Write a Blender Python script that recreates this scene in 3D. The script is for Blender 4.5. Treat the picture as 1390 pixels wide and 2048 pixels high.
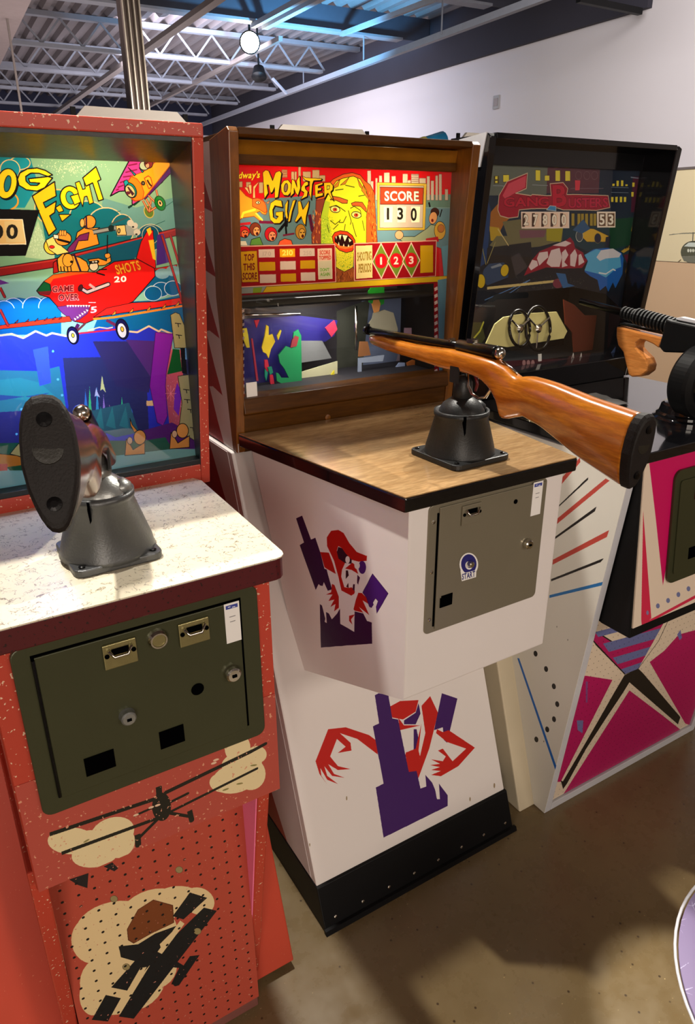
import bpy, bmesh, math, random
import numpy as np
from mathutils import Vector, Matrix
random.seed(7)
for o in list(bpy.data.objects): bpy.data.objects.remove(o)
scene = bpy.context.scene
COL = scene.collection
R_ = math.radians

# ------------------------------------------------------------------ camera
IW, IH, FPX = 1390, 2048, 1430.0
CP = np.array([695.0, 1024.0])
CAMR = np.array([[0.853099, -0.521731, -0.004292], [-0.201580, -0.322001, -0.925030], [0.481235, 0.790007, -0.379870]])
CAMC = np.array([0.0, 0.0, 1.55])
cd = bpy.data.cameras.new('camera'); cam = bpy.data.objects.new('camera', cd); COL.objects.link(cam)
cd.sensor_fit = 'VERTICAL'; cd.sensor_height = 36.0; cd.lens = 36.0*FPX/IH; cd.clip_start = 0.02
M = Matrix.Identity(4)
for i in range(3):
    M[i][0] = CAMR[0][i]; M[i][1] = -CAMR[1][i]; M[i][2] = -CAMR[2][i]; M[i][3] = CAMC[i]
cam.matrix_world = M
scene.camera = cam
def ray(p): return CAMR.T @ np.array([p[0]-CP[0], p[1]-CP[1], FPX])
def proj(w):
    c = CAMR @ (np.array(w, float)-CAMC); return CP + FPX*c[:2]/c[2]
def onax(p, k, v):
    d = ray(p); return CAMC + d*(v-CAMC[k])/d[k]
def onx(p, v): return onax(p, 0, v)
def ony(p, v): return onax(p, 1, v)
def onz(p, v): return onax(p, 2, v)

# ------------------------------------------------------------------ world, lights, exposure
scene.view_settings.view_transform = 'Standard'; scene.view_settings.look = 'None'
scene.view_settings.gamma = 1.0; scene.view_settings.use_curve_mapping = False
scene.view_settings.exposure = 0.25
w = bpy.data.worlds.new('world'); scene.world = w; w.use_nodes = True
w.node_tree.nodes['Background'].inputs[0].default_value = (0.75, 0.70, 0.78, 1)
w.node_tree.nodes['Background'].inputs[1].default_value = 0.22
def light(kind, name, loc, energy, color=(1, 1, 1), size=0.1, target=None, spot=None, blend=0.5, sy=None):
    d = bpy.data.lights.new(name, kind); d.energy = energy; d.color = color
    if kind == 'AREA':
        d.size = size
        if sy: d.shape = 'RECTANGLE'; d.size_y = sy
    else: d.shadow_soft_size = size
    if kind == 'SPOT': d.spot_size = R_(spot or 60); d.spot_blend = blend
    o = bpy.data.objects.new(name, d); COL.objects.link(o); o.location = loc
    if target is not None:
        o.rotation_euler = (Vector(target)-Vector(loc)).to_track_quat('-Z', 'Y').to_euler()
    return o
light('SPOT', 'track_spot', (-0.15, 1.50, 3.60), 330, (1.0, 0.94, 0.84), 0.04, (0.22, 0.85, 0.9), 27, 0.3)
light('SPOT', 'track_spot', (0.56, 2.05, 3.60), 330, (1.0, 0.94, 0.84), 0.04, (1.1, 0.9, 1.0), 44, 0.4)
light('SPOT', 'track_spot', (3.30, 2.00, 3.60), 470, (1.0, 0.94, 0.84), 0.04, (0.38, 1.1, 1.1), 31, 0.3)
light('SPOT', 'track_spot', (1.95, 1.05, 3.60), 420, (1.0, 0.92, 0.76), 0.03, (1.12, 0.47, 0.0), 6, 0.2)
light('AREA', 'front_fill', (-2.3, -4.2, 1.7), 112, (1.0, 0.87, 0.74), 2.2, (0.6, 1.2, 0.8))  # this and the next: added fill behind the camera, no real window
light('AREA', 'front_fill', (1.8, -4.2, 3.1), 78, (1.0, 0.87, 0.74), 3.4, (1.0, 1.4, 0.8), sy=0.8)
light('AREA', 'wall_fill', (3.6, 3.4, 3.3), 98, (1.0, 0.96, 0.93), 1.6, (6.1, 6.0, 1.6))  # this and the next: added area lights to brighten the right wall
light('AREA', 'wall_fill', (3.6, 9.8, 3.1), 165, (0.90, 0.88, 1.0), 2.0, (6.1, 12.0, 2.2))
light('SPOT', 'blue_uplight', (4.5, 8.0, 2.75), 420, (0.16, 0.58, 1.0), 0.1, (4.6, 8.5, 3.9), 125, 0.5)
light('AREA', 'ceiling_fill', (1.6, 8.5, 1.2), 56, (1.0, 0.88, 0.84), 3.0, (1.8, 10.5, 3.9))  # this and the next: added area lights that lift the dark ceiling
light('AREA', 'ceiling_fill', (4.0, 12.5, 1.2), 60, (0.95, 0.88, 0.95), 3.0, (3.6, 13.5, 3.9))

# ------------------------------------------------------------------ colours and materials
def s2l(c):
    c = c/255.0
    return c/12.92 if c <= 0.04045 else ((c+0.055)/1.055)**2.4
def rgb(r, g, b): return (s2l(r), s2l(g), s2l(b), 1.0)
class NT:
    def __init__(s, name):
        s.m = bpy.data.materials.new(name); s.m.use_nodes = True; s.n = s.m.node_tree.nodes; s.l = s.m.node_tree.links
        s.b = s.n['Principled BSDF']; s.out = s.n['Material Output']; s._tc = None
    def tc(s, kind='Object'):
        if not s._tc: s._tc = s.n.new('ShaderNodeTexCoord')
        return s._tc.outputs[kind]
    def add(s, t, **kw):
        x = s.n.new(t)
        for k, v in kw.items():
            if k in x.inputs: x.inputs[k].default_value = v
            else: setattr(x, k, v)
        return x
    def link(s, a, b): s.l.new(a, b)
    def mapping(s, scale=(1, 1, 1), rot=(0, 0, 0), kind='Object'):
        mp = s.add('ShaderNodeMapping'); mp.inputs['Scale'].default_value = scale; mp.inputs['Rotation'].default_value = rot
        s.link(s.tc(kind), mp.inputs[0]); return mp.outputs[0]
    def noise(s, scale, detail=4, rough=0.55, vec=None, dist=0.0):
        x = s.add('ShaderNodeTexNoise'); x.inputs['Scale'].default_value = scale; x.inputs['Detail'].default_value = detail
        x.inputs['Roughness'].default_value = rough; x.inputs['Distortion'].default_value = dist
        s.link(vec if vec is not None else s.tc(), x.inputs['Vector']); return x.outputs['Fac']
    def ramp(s, fac, stops):
        x = s.add('ShaderNodeValToRGB'); e = x.color_ramp.elements
        while len(e) < len(stops): e.new(0.5)
        for i, (p, c) in enumerate(stops): e[i].position = p; e[i].color = c if len(c) == 4 else (*c, 1)
        s.link(fac, x.inputs[0]); return x.outputs[0]
    def mix(s, fac, a, b, mode='MIX'):
        x = s.add('ShaderNodeMix'); x.data_type = 'RGBA'; x.blend_type = mode
        for sock, v in ((x.inputs[0], fac), (x.inputs[6], a), (x.inputs[7], b)):
            if isinstance(v, (int, float)): sock.default_value = v
            elif isinstance(v, tuple): sock.default_value = v
            else: s.link(v, sock)
        return x.outputs[2]
    def bump(s, h, strength=0.2, dist=0.002):
        x = s.add('ShaderNodeBump'); x.inputs['Strength'].default_value = strength; x.inputs['Distance'].default_value = dist
        s.link(h, x.inputs['Height']); s.link(x.outputs[0], s.b.inputs['Normal'])
    def col(s, v):
        if isinstance(v, tuple): s.b.inputs['Base Color'].default_value = v
        else: s.link(v, s.b.inputs['Base Color'])
    def set(s, **kw):
        for k, v in kw.items(): s.b.inputs[k.replace('_', ' ')].default_value = v
        return s
def plain(name, c, rough=0.5, metal=0.0, var=0.12, scale=14, bump=0.08, coat=0.0):
    t = NT(name); n = t.noise(scale, 5)
    d = tuple(x*(1-var) for x in c[:3])+(1,)
    t.col(t.mix(n, d, tuple(min(1, x*(1+var)) for x in c[:3])+(1,)))
    t.set(Roughness=rough, Metallic=metal, Coat_Weight=coat)
    if bump: t.bump(t.noise(scale*12, 3), bump, 0.001)
    return t.m
MT = {}
MT['black_paint'] = plain('black_paint', rgb(12, 12, 14), 0.5)
MT['black_gloss'] = plain('black_gloss', rgb(14, 14, 17), 0.12, coat=0.6, bump=0.0)
MT['black_satin'] = plain('black_satin', rgb(16, 16, 26), 0.32, bump=0.0)
MT['black_lacquer'] = plain('black_lacquer', rgb(22, 18, 16), 0.36, bump=0.3, scale=6)
MT['cast_iron'] = plain('cast_iron', rgb(40, 41, 42), 0.42, 0.35, 0.25, 25, 0.35)
MT['gray_casting'] = plain('gray_casting', rgb(78, 79, 80), 0.38, 0.55, 0.2, 25, 0.35)
MT['silver_casting'] = plain('silver_casting', rgb(150, 152, 150), 0.33, 0.7, 0.2, 25, 0.35)
MT['gun_metal'] = plain('gun_metal', rgb(20, 19, 20), 0.25, 0.6, 0.2, 30, 0.1)
MT['chrome'] = plain('chrome', rgb(205, 200, 190), 0.16, 1.0, 0.1, 30, 0.05)
MT['brass_plate'] = plain('brass_plate', rgb(158, 150, 105), 0.32, 0.8, 0.25, 60, 0.2)
MT['rubber'] = plain('rubber', rgb(30, 26, 25), 0.55, 0.0, 0.2, 40, 0.5)
MT['rubber_olive'] = plain('rubber_olive', rgb(30, 27, 20), 0.45, 0.0, 0.2, 40, 0.3)
MT['hole'] = plain('hole', rgb(3, 3, 4), 0.8, bump=0)
MT['wall_white'] = plain('wall_white', rgb(214, 208, 212), 0.8, var=0.03, scale=1.2)
MT['wall_tan'] = plain('wall_tan', rgb(216, 182, 146), 0.75, var=0.05, scale=1.5)
MT['wall_dark'] = plain('wall_dark', rgb(52, 50, 62), 0.8, var=0.1, scale=2)
MT['wall_navy'] = plain('wall_navy', rgb(30, 34, 58), 0.8, var=0.1, scale=2)
MT['joist_paint'] = plain('joist_paint', rgb(128, 130, 140), 0.55, 0.1)
MT['deck_paint'] = plain('deck_paint', rgb(118, 110, 112), 0.5, 0.2)
MT['beam_paint'] = plain('beam_paint', rgb(58, 58, 70), 0.7)
MT['soffit'] = plain('soffit', rgb(150, 136, 136), 0.8)
MT['conduit'] = plain('conduit', rgb(135, 125, 122), 0.4, 0.4)
MT['card'] = plain('card', rgb(250, 246, 238), 0.6, var=0.02)
MT['white_edge'] = plain('white_edge', rgb(196, 196, 202), 0.5, var=0.1, scale=30)
MT['mg_white'] = plain('mg_white', rgb(226, 219, 216), 0.38, var=0.03, scale=6)
MT['gb_cream'] = plain('gb_cream', rgb(205, 192, 165), 0.5, var=0.05)
MT['olive_door'] = plain('olive_door', rgb(62, 64, 42), 0.38, 0.3, 0.12, 9, 0.15)
MT['grey_door'] = plain('grey_door', rgb(138, 131, 112), 0.36, 0.45, 0.05, 8, 0.1)
MT['sticker_white'] = plain('sticker_white', rgb(235, 232, 228), 0.5, var=0.01)
MT['pink_inner'] = plain('pink_inner', rgb(255, 128, 170), 0.55, var=0.1)
MT['dark_red_edge'] = None
MT['hole'].node_tree.nodes['Principled BSDF'].inputs['Specular IOR Level'].default_value = 0.0
MT['steel_column'] = plain('steel_column', rgb(92, 82, 78), 0.25, 0.8)
MT['column_bright'] = plain('column_bright', rgb(235, 228, 215), 0.2, 0.6)
def emit(name, c, s):
    t = NT(name); t.b.inputs['Emission Color'].default_value = c; t.b.inputs['Emission Strength'].default_value = s; t.col((0, 0, 0, 1)); return t.m
MT['lamp_glow'] = emit('lamp_glow', (1.0, 0.93, 0.72, 1), 60)
MT['bulb'] = emit('bulb', (1.0, 0.75, 0.35, 1), 8)

def speckled(name, c, fleck, thr=0.66, wear=rgb(120, 85, 50)):
    t = NT(name); n = t.noise(3, 4)
    base = t.mix(n, tuple(x*0.8 for x in c[:3])+(1,), tuple(min(1, x*1.12) for x in c[:3])+(1,))
    f = t.ramp(t.noise(190, 2, 0.5), [(thr, (0, 0, 0)), (thr+0.02, (1, 1, 1))])
    base = t.mix(f, base, fleck)
    wv = t.ramp(t.noise(9, 9, 0.7), [(0.70, (0, 0, 0)), (0.72, (1, 1, 1))])
    base = t.mix(wv, base, wear); t.col(base); t.set(Roughness=0.42); t.bump(t.noise(60, 4), 0.15, 0.001); return t.m
MT['red_speckle'] = speckled('red_speckle', rgb(186, 64, 46), rgb(226, 190, 160), 0.665)
MT['red_body'] = speckled('red_body', rgb(190, 66, 44), rgb(205, 120, 90), 0.72)
MT['dark_red_edge'] = speckled('dark_red_edge', rgb(78, 14, 20), rgb(30, 8, 8), 0.64, rgb(52, 26, 18))

def wood(name, c1, c2, scale, stretch, rough=0.25, coat=0.5, axis=1, fine=60):
    t = NT(name); sc = [1, 1, 1]; 
    for i in range(3): sc[i] = 1.0 if i == axis else stretch
    v = t.mapping(tuple(s*scale for s in sc))
    n1 = t.noise(1.0, 6, 0.65, v, 0.6); n2 = t.noise(5.0, 4, 0.6, v, 0.2)
    c = t.ramp(n1, [(0.3, c1), (0.7, c2)])
    c = t.mix(t.ramp(n2, [(0.42, (0.62, 0.62, 0.62)), (0.6, (1, 1, 1))]), tuple(x*0.55 for x in c1[:3])+(1,), c)
    t.col(c); t.set(Roughness=rough, Coat_Weight=coat, Coat_Roughness=0.15); t.bump(n2, 0.06, 0.001); return t.m
MT['gun_wood'] = wood('gun_wood', rgb(172, 88, 12), rgb(228, 142, 40), 6, 9, 0.26, 0.6, 1)
MT['grip_wood'] = wood('grip_wood', rgb(196, 118, 52), rgb(222, 148, 78), 6, 9, 0.3, 0.4, 1)
MT['table_wood'] = wood('table_wood', rgb(142, 108, 70), rgb(178, 146, 104), 7, 7, 0.2, 0.4, 0)
MT['walnut'] = wood('walnut', rgb(100, 56, 10), rgb(142, 86, 22), 3, 8, 0.36, 0.15, 2)
MT['walnut_flat'] = wood('walnut_flat', rgb(66, 36, 4), rgb(92, 54, 8), 3, 8, 0.45, 0.05, 0)
MT['reflected_gold'] = plain('reflected_gold', rgb(176, 116, 30), 0.2, 0.6, 0.45, 9, 0.3)  # gold tone paints in the lit artwork's reflection above the glass
for k_ in ('walnut_flat', 'rubber', 'black_paint'): MT[k_].node_tree.nodes['Principled BSDF'].inputs['Specular IOR Level'].default_value = 0.2
t = NT('crackle_laminate')
v = t.noise(55, 3, 0.5, None, 1.2)
line = t.ramp(v, [(0.478, (0, 0, 0)), (0.5, (1, 1, 1)), (0.522, (0, 0, 0))])
msk = t.ramp(t.noise(60, 2), [(0.44, (0, 0, 0)), (0.5, (1, 1, 1))])
t.col(t.mix(t.mix(line, (0, 0, 0, 1), msk), rgb(222, 212, 188), rgb(112, 98, 80)))
t.set(Roughness=0.3, Coat_Weight=0.2); MT['crackle_laminate'] = t.m
t = NT('concrete_floor')
a = t.noise(1.6, 7, 0.62); b = t.noise(14, 6, 0.6); f = t.noise(120, 3, 0.5)
c = t.mix(a, rgb(98, 82, 54), rgb(140, 120, 84)); c = t.mix(t.ramp(b, [(0.3, (0, 0, 0)), (0.75, (1, 1, 1))]), t.mix(0.25, c, rgb(84, 62, 36)), c)
c = t.mix(t.ramp(f, [(0.72, (0, 0, 0)), (0.75, (1, 1, 1))]), c, rgb(190, 168, 120))
vo = t.add('ShaderNodeTexVoronoi'); vo.inputs['Scale'].default_value = 26; t.link(t.tc(), vo.inputs['Vector'])
c = t.mix(t.ramp(vo.outputs['Distance'], [(0.05, (1, 1, 1)), (0.09, (0, 0, 0))]), c, rgb(60, 44, 26))
t.col(c); t.link(t.ramp(b, [(0.3, (0.2, 0.2, 0.2)), (0.8, (0.42, 0.42, 0.42))]), t.b.inputs['Roughness']); t.bump(b, 0.08, 0.002); MT['concrete'] = t.m
# thin pane of glass: clear, with a Fresnel gloss
t = NT('pane_glass'); tr = t.add('ShaderNodeBsdfTransparent'); gl = t.add('ShaderNodeBsdfGlossy'); gl.inputs['Roughness'].default_value = 0.02
fr = t.add('ShaderNodeFresnel'); fr.inputs['IOR'].default_value = 1.5; mx = t.add('ShaderNodeMixShader')
ge = t.add('ShaderNodeNewGeometry'); m2 = t.add('ShaderNodeMath'); m2.operation = 'SUBTRACT'; m2.inputs[0].default_value = 1.0; t.link(ge.outputs['Backfacing'], m2.inputs[1]); m3 = t.add('ShaderNodeMath'); m3.operation = 'MULTIPLY'; t.link(fr.outputs[0], m3.inputs[0]); t.link(m2.outputs[0], m3.inputs[1]); t.link(m3.outputs[0], mx.inputs[0]); t.link(tr.outputs[0], mx.inputs[1]); t.link(gl.outputs[0], mx.inputs[2]); t.link(mx.outputs[0], t.out.inputs[0]); MT['pane_glass'] = t.m

# ------------------------------------------------------------------ object helpers
ROOT = {}
def thing(name, label, cat, loc=(0, 0, 0), group=None, kind=None):
    o = bpy.data.objects.new(name, None); COL.objects.link(o); o.location = loc; o.empty_display_size = 0.1
    if label: o['label'] = label
    if cat: o['category'] = cat
    if group: o['group'] = group
    if kind: o['kind'] = kind
    return o
def rootloc(o):
    while o.parent: o = o.parent
    return Vector(o.location)
def link(name, me, mat, parent=None, label=None, smooth=False):
    if mat is not None: me.materials.append(MT[mat] if isinstance(mat, str) else mat)
    if smooth:
        for p in me.polygons: p.use_smooth = True
    o = bpy.data.objects.new(name, me); COL.objects.link(o)
    if parent is not None:
        o.parent = parent
        if not parent.get('localspace') and not (parent.parent and parent.parent.get('localspace')):
            me.transform(Matrix.Translation(-rootloc(parent)))
    if label: o['label'] = label
    return o
def mesh(verts, faces, name='m', fix=True):
    me = bpy.data.meshes.new(name); me.from_pydata([tuple(map(float, v)) for v in verts], [], faces)
    if fix:
        bm = bmesh.new(); bm.from_mesh(me); bmesh.ops.recalc_face_normals(bm, faces=bm.faces); bm.to_mesh(me); bm.free()
    me.update(); return me
def bevel(me, w, seg=2, ang=30):
    bm = bmesh.new(); bm.from_mesh(me)
    ed = [e for e in bm.edges if len(e.link_faces) == 2 and e.calc_face_angle(0) > R_(ang)]
    bmesh.ops.bevel(bm, geom=ed, offset=w, segments=seg, profile=0.5, affect='EDGES', clamp_overlap=True)
    bm.to_mesh(me); bm.free(); return me
def boxm(x0, x1, y0, y1, z0, z1, bev=0, seg=2):
    v = [(x, y, z) for x in (x0, x1) for y in (y0, y1) for z in (z0, z1)]
    f = [(0, 1, 3, 2), (4, 6, 7, 5), (0, 4, 5, 1), (2, 3, 7, 6), (0, 2, 6, 4), (1, 5, 7, 3)]
    me = mesh(v, f)
    return bevel(me, bev, seg) if bev else me
def hexm(pts, bev=0, seg=2):   # 8 points: bottom 4 (ccw) then top 4
    me = mesh(pts, [(0, 1, 2, 3), (7, 6, 5, 4), (0, 4, 5, 1), (1, 5, 6, 2), (2, 6, 7, 3), (3, 7, 4, 0)])
    return bevel(me, bev, seg) if bev else me
def prism(poly, a0, a1, axis='x', bev=0, seg=2):
    n = len(poly)
    def P(a, q):
        return (a, q[0], q[1]) if axis == 'x' else ((q[0], a, q[1]) if axis == 'y' else (q[0], q[1], a))
    v = [P(a0, q) for q in poly]+[P(a1, q) for q in poly]
    f = [tuple(range(n)), tuple(range(2*n-1, n-1, -1))]+[(i, (i+1) % n, n+(i+1) % n, n+i) for i in range(n)]
    me = mesh(v, f)
    return bevel(me, bev, seg) if bev else me
def lathe(prof, c, seg=32, axis=(0, 0, 1)):
    ax = Vector(axis).normalized(); q = Vector((0, 0, 1)).rotation_difference(ax)
    v = []; f = []
    for r, z in prof:
        for k in range(seg):
            a = 2*math.pi*k/seg; p = q @ Vector((r*math.cos(a), r*math.sin(a), z)); v.append(p+Vector(c))
    n = len(prof)
    for i in range(n-1):
        for k in range(seg): f.append((i*seg+k, i*seg+(k+1) % seg, (i+1)*seg+(k+1) % seg, (i+1)*seg+k))
    f.append(tuple(range(seg))); f.append(tuple((n-1)*seg+k for k in range(seg)))
    return mesh(v, f)
def tube(pts, r, seg=10):
    pts = [Vector(p) for p in pts]; v = []; f = []; up = Vector((0, 0, 1))
    rs = r if isinstance(r, (list, tuple)) else [r]*len(pts)
    for i, p in enumerate(pts):
        d = (pts[min(i+1, len(pts)-1)]-pts[max(i-1, 0)]).normalized()
        a = d.cross(up if abs(d.z) < 0.95 else Vector((1, 0, 0))).normalized(); b = a.cross(d)
        for k in range(seg):
            t_ = 2*math.pi*k/seg; v.append(p+(a*math.cos(t_)+b*math.sin(t_))*rs[i])
    for i in range(len(pts)-1):
        for k in range(seg): f.append((i*seg+k, i*seg+(k+1) % seg, (i+1)*seg+(k+1) % seg, (i+1)*seg+k))
    f.append(tuple(range(seg))); f.append(tuple((len(pts)-1)*seg+k for k in range(seg)))
    return mesh(v, f)
def join(ms):
    bm = bmesh.new()
    for m_ in ms: bm.from_mesh(m_)
    me = bpy.data.meshes.new('j'); bm.to_mesh(me); bm.free(); return me
def bar(p0, p1, w, h):    # rectangular bar between two points
    p0, p1 = Vector(p0), Vector(p1); d = (p1-p0).normalized()
    a = d.cross(Vector((0, 0, 1)) if abs(d.z) < 0.9 else Vector((0, 1, 0))).normalized(); b = a.cross(d)
    v = [p+a*sx*w/2+b*sy*h/2 for p in (p0, p1) for sx, sy in ((-1, -1), (1, -1), (1, 1), (-1, 1))]
    return mesh(v, [(0, 1, 2, 3), (7, 6, 5, 4), (0, 4, 5, 1), (1, 5, 6, 2), (2, 6, 7, 3), (3, 7, 4, 0)])
def roundrect(x0, x1, z0, z1, r, n=5):
    p = []
    for cx, cz, a0 in ((x1-r, z1-r, 0), (x0+r, z1-r, 90), (x0+r, z0+r, 180), (x1-r, z0+r, 270)):
        for k in range(n+1):
            a = R_(a0+90*k/n); p.append((cx+r*math.cos(a), cz+r*math.sin(a)))
    return p

# ------------------------------------------------------------------ flat print: artwork rastered onto a surface's own u, v
FONT = {}
def glyph_tris(ch):
    if ch in FONT: return FONT[ch]
    cu = bpy.data.curves.new('g', 'FONT'); cu.body = ch; cu.offset = 0.03; cu.resolution_u = 3
    ob = bpy.data.objects.new('g', cu); COL.objects.link(ob)
    dg = bpy.context.evaluated_depsgraph_get(); me = ob.evaluated_get(dg).to_mesh()
    me.calc_loop_triangles()
    v = np.array([x.co[:2] for x in me.vertices]) if len(me.vertices) else np.zeros((0, 2))
    tr = [tuple(x.vertices) for x in me.loop_triangles]
    T = v[np.array(tr)] if tr else np.zeros((0, 3, 2))
    bpy.data.objects.remove(ob); bpy.data.curves.remove(cu)
    if len(T):
        mn = T.reshape(-1, 2).min(0); mx_ = T.reshape(-1, 2).max(0)
    else: mn = np.zeros(2); mx_ = np.array([.3, .7])
    FONT[ch] = (T, mn, mx_); return FONT[ch]
class Art:
    """A print on the quad TL,TR,BR,BL (bilinear). Points are given as photo pixels and carried onto the surface."""
    def __init__(s, TL, TR, BR, BL, W, H, bg=(255, 255, 255, 255)):
        s.q = [np.array(p, float) for p in (TL, TR, BR, BL)]; s.W, s.H = W, H
        s.a = np.zeros((H, W, 4), np.float32); s.a[:] = np.array(tuple(bg)+((255,) if len(bg) == 3 else ()), np.float32)/255
        s.o = (0, 0, 1.0); s.sub = 0
        s.n = np.cross(s.q[1]-s.q[0], s.q[3]-s.q[0])
    def P(s, u, v):
        a, b, c, d = s.q; return a*(1-u)*(1-v)+b*u*(1-v)+c*u*v+d*(1-u)*v
    def view(s, x0, y0, k): s.o = (x0, y0, k); return s
    def tx(s, p):
        px = np.array([s.o[0]+p[0]/s.o[2], s.o[1]+p[1]/s.o[2]]); u = v = 0.5
        for _ in range(7):
            f0 = proj(s.P(u, v)); fu = (proj(s.P(u+1e-3, v))-f0)/1e-3; fv = (proj(s.P(u, v+1e-3))-f0)/1e-3
            du = np.linalg.solve(np.array([fu, fv]).T, px-f0); u += float(np.clip(du[0], -1, 1)); v += float(np.clip(du[1], -1, 1))
        return np.array([u*s.W, v*s.H])
    def _fill(s, P_, color):
        P_ = np.asarray(P_, float); x0, y0 = np.floor(P_.min(0)).astype(int)-1; x1, y1 = np.ceil(P_.max(0)).astype(int)+1
        x0, y0 = max(x0, 0), max(y0, 0); x1, y1 = min(x1, s.W), min(y1, s.H)
        if x1 <= x0 or y1 <= y0: return
        X, Y = np.meshgrid(np.arange(x0, x1)+.5, np.arange(y0, y1)+.5); m_ = np.zeros(X.shape, bool)
        n = len(P_)
        for i in range(n):
            ax, ay = P_[i]; bx, by = P_[(i+1) % n]
            if ay == by: continue
            c = ((ay > Y) != (by > Y)) & (X < (bx-ax)*(Y-ay)/(by-ay)+ax); m_ ^= c
        c = np.array(tuple(color)+((255,) if len(color) == 3 else ()), np.float32)/255
        s.a[y0:y1, x0:x1][m_] = c
    def _stroke(s, P_, wd, color, closed):
        P_ = np.asarray(P_, float); n = len(P_)
        for i in range(n if closed else n-1):
            a, b = P_[i], P_[(i+1) % n]; d = b-a; L = np.hypot(*d)
            if L < 1e-6: continue
            d = d/L; nn = np.array([-d[1], d[0]])*wd/2
            s._fill([a+nn, b+nn, b-nn, a-nn], color)
            if wd > 2.5: s._fill([b+wd/2*np.array([math.cos(t_), math.sin(t_)]) for t_ in np.linspace(0, 6.283, 9)[:-1]], color)
    def poly(s, pts, color, line=None, lw=0):
        if s.sub:
            q = []
            for a, b in zip(pts, list(pts[1:])+[pts[0]]):
                n = max(1, int(math.hypot(b[0]-a[0], b[1]-a[1])/s.sub)); q += [(a[0]+(b[0]-a[0])*k/n, a[1]+(b[1]-a[1])*k/n) for k in range(n)]
            pts = q
        T = [s.tx(p) for p in pts]
        s._fill(T, color)
        if line is not None: s._stroke(T, lw or 2, line, True)
    def line(s, pts, color, wd): s._stroke([s.tx(p) for p in pts], wd, color, False)
    def ell(s, c, rx, ry, color, rot=0, line=None, lw=0, n=26):
        r = R_(rot); pts = []
        for k in range(n):
            a = 2*math.pi*k/n; x, y = rx*math.cos(a), ry*math.sin(a)
            pts.append((c[0]+x*math.cos(r)-y*math.sin(r), c[1]+x*math.sin(r)+y*math.cos(r)))
        s.poly(pts, color, line, lw)
    def text(s, st, p0, p1, h, color, line=None, lw=0, hv=None, gap=0.12):
        """st set along baseline p0->p1; h is cap height (view units) straight up, or hv = vector"""
        p0, p1 = np.array(p0, float), np.array(p1, float); ex = p1-p0; up = np.array(hv if hv else (0, -h), float)
        G = [glyph_tris(c) for c in st]; wd = [(g[2][0]-g[1][0]) if c != ' ' else 0.3 for g, c in zip(G, st)]
        tot = sum(wd)+gap*(len(st)-1)*0.6; x = 0
        for g, wdt, c in zip(G, wd, st):
            T, mn, mx_ = g
            if len(T):
                base = 0.0; H_ = 0.70
                Q = []
                for tri in T:
                    Q.append([s.tx(p0+ex*((x+(q[0]-mn[0]))/tot)+up*((q[1]-base)/H_)) for q in tri])
                if line is not None:
                    for tri in Q: s._stroke(tri, lw, line, True)
                for tri in Q: s._fill(tri, color)
                s_ = 0
            x += wdt+gap*0.6
    def image(s, name):
        im = bpy.data.images.new(name, s.W, s.H, alpha=True); im.pixels.foreach_set(s.a[::-1].ravel()); im.update(); im.pack(); return im
    def mat(s, name, rough=0.4, lit=0.0, alpha=False, coat=0.0, speck=None):
        t = NT(name); im = t.add('ShaderNodeTexImage'); im.image = s.image(name); im.extension = 'EXTEND'
        t.link(t.tc('UV'), im.inputs[0]); c = im.outputs[0]
        if speck:
            f = t.ramp(t.noise(170, 2, 0.5), [(speck[1], (0, 0, 0)), (speck[1]+.02, (1, 1, 1))]); c = t.mix(f, c, speck[0])
            f = t.ramp(t.noise(11, 9, 0.7), [(0.71, (0, 0, 0)), (0.73, (1, 1, 1))]); c = t.mix(f, c, rgb(120, 80, 48))
        t.col(c); t.set(Roughness=rough, Coat_Weight=coat); sh = t.b.outputs[0]
        if lit:
            tl = t.add('ShaderNodeBsdfTranslucent'); t.link(c, tl.inputs[0]); mx_ = t.add('ShaderNodeMixShader'); mx_.inputs[0].default_value = lit
            t.link(sh, mx_.inputs[1]); t.link(tl.outputs[0], mx_.inputs[2]); sh = mx_.outputs[0]
        if alpha:
            tr_ = t.add('ShaderNodeBsdfTransparent'); mx_ = t.add('ShaderNodeMixShader'); t.link(im.outputs[1], mx_.inputs[0])
            t.link(tr_.outputs[0], mx_.inputs[1]); t.link(sh, mx_.inputs[2]); sh = mx_.outputs[0]
        t.link(sh, t.out.inputs[0]); return t.m
    def sheet(s, name, mat, parent, off=0.0, thick=0.0, n=6):
        """the printed sheet itself, with the art's u, v; off lifts it along its normal, thick gives it a back"""
        nn = s.n/np.linalg.norm(s.n)
        if np.dot(nn, CAMC-s.q[0]) < 0: nn = -nn
        vs = []; fs = []; uv = []
        for j in range(n+1):
            for i in range(n+1): vs.append(s.P(i/n, j/n)+nn*off); uv.append((i/n, 1-j/n))
        for j in range(n):
            for i in range(n): k = j*(n+1)+i; fs.append((k, k+1, k+n+2, k+n+1))
        nv = len(vs)
        if thick:
            for q in list(vs): vs.append(q-nn*thick)
            uv = uv+uv; m0 = len(fs)
            fs += [tuple(reversed([x+nv for x in f])) for f in fs[:m0]]
            rim = [i for i in range(n+1)]+[(n+1)*j+n for j in range(1, n+1)]+[(n+1)*n+i for i in range(n-1, -1, -1)]+[(n+1)*j for j in range(n-1, 0, -1)]
            for a, b in zip(rim, rim[1:]+rim[:1]): fs.append((a, a+nv, b+nv, b))
        me = mesh(vs, fs)
        ul = me.uv_layers.new(name='UVMap')
        for lp in me.loops: ul.data[lp.index].uv = uv[lp.vertex_index]
        return link(name, me, mat, parent)

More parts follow.
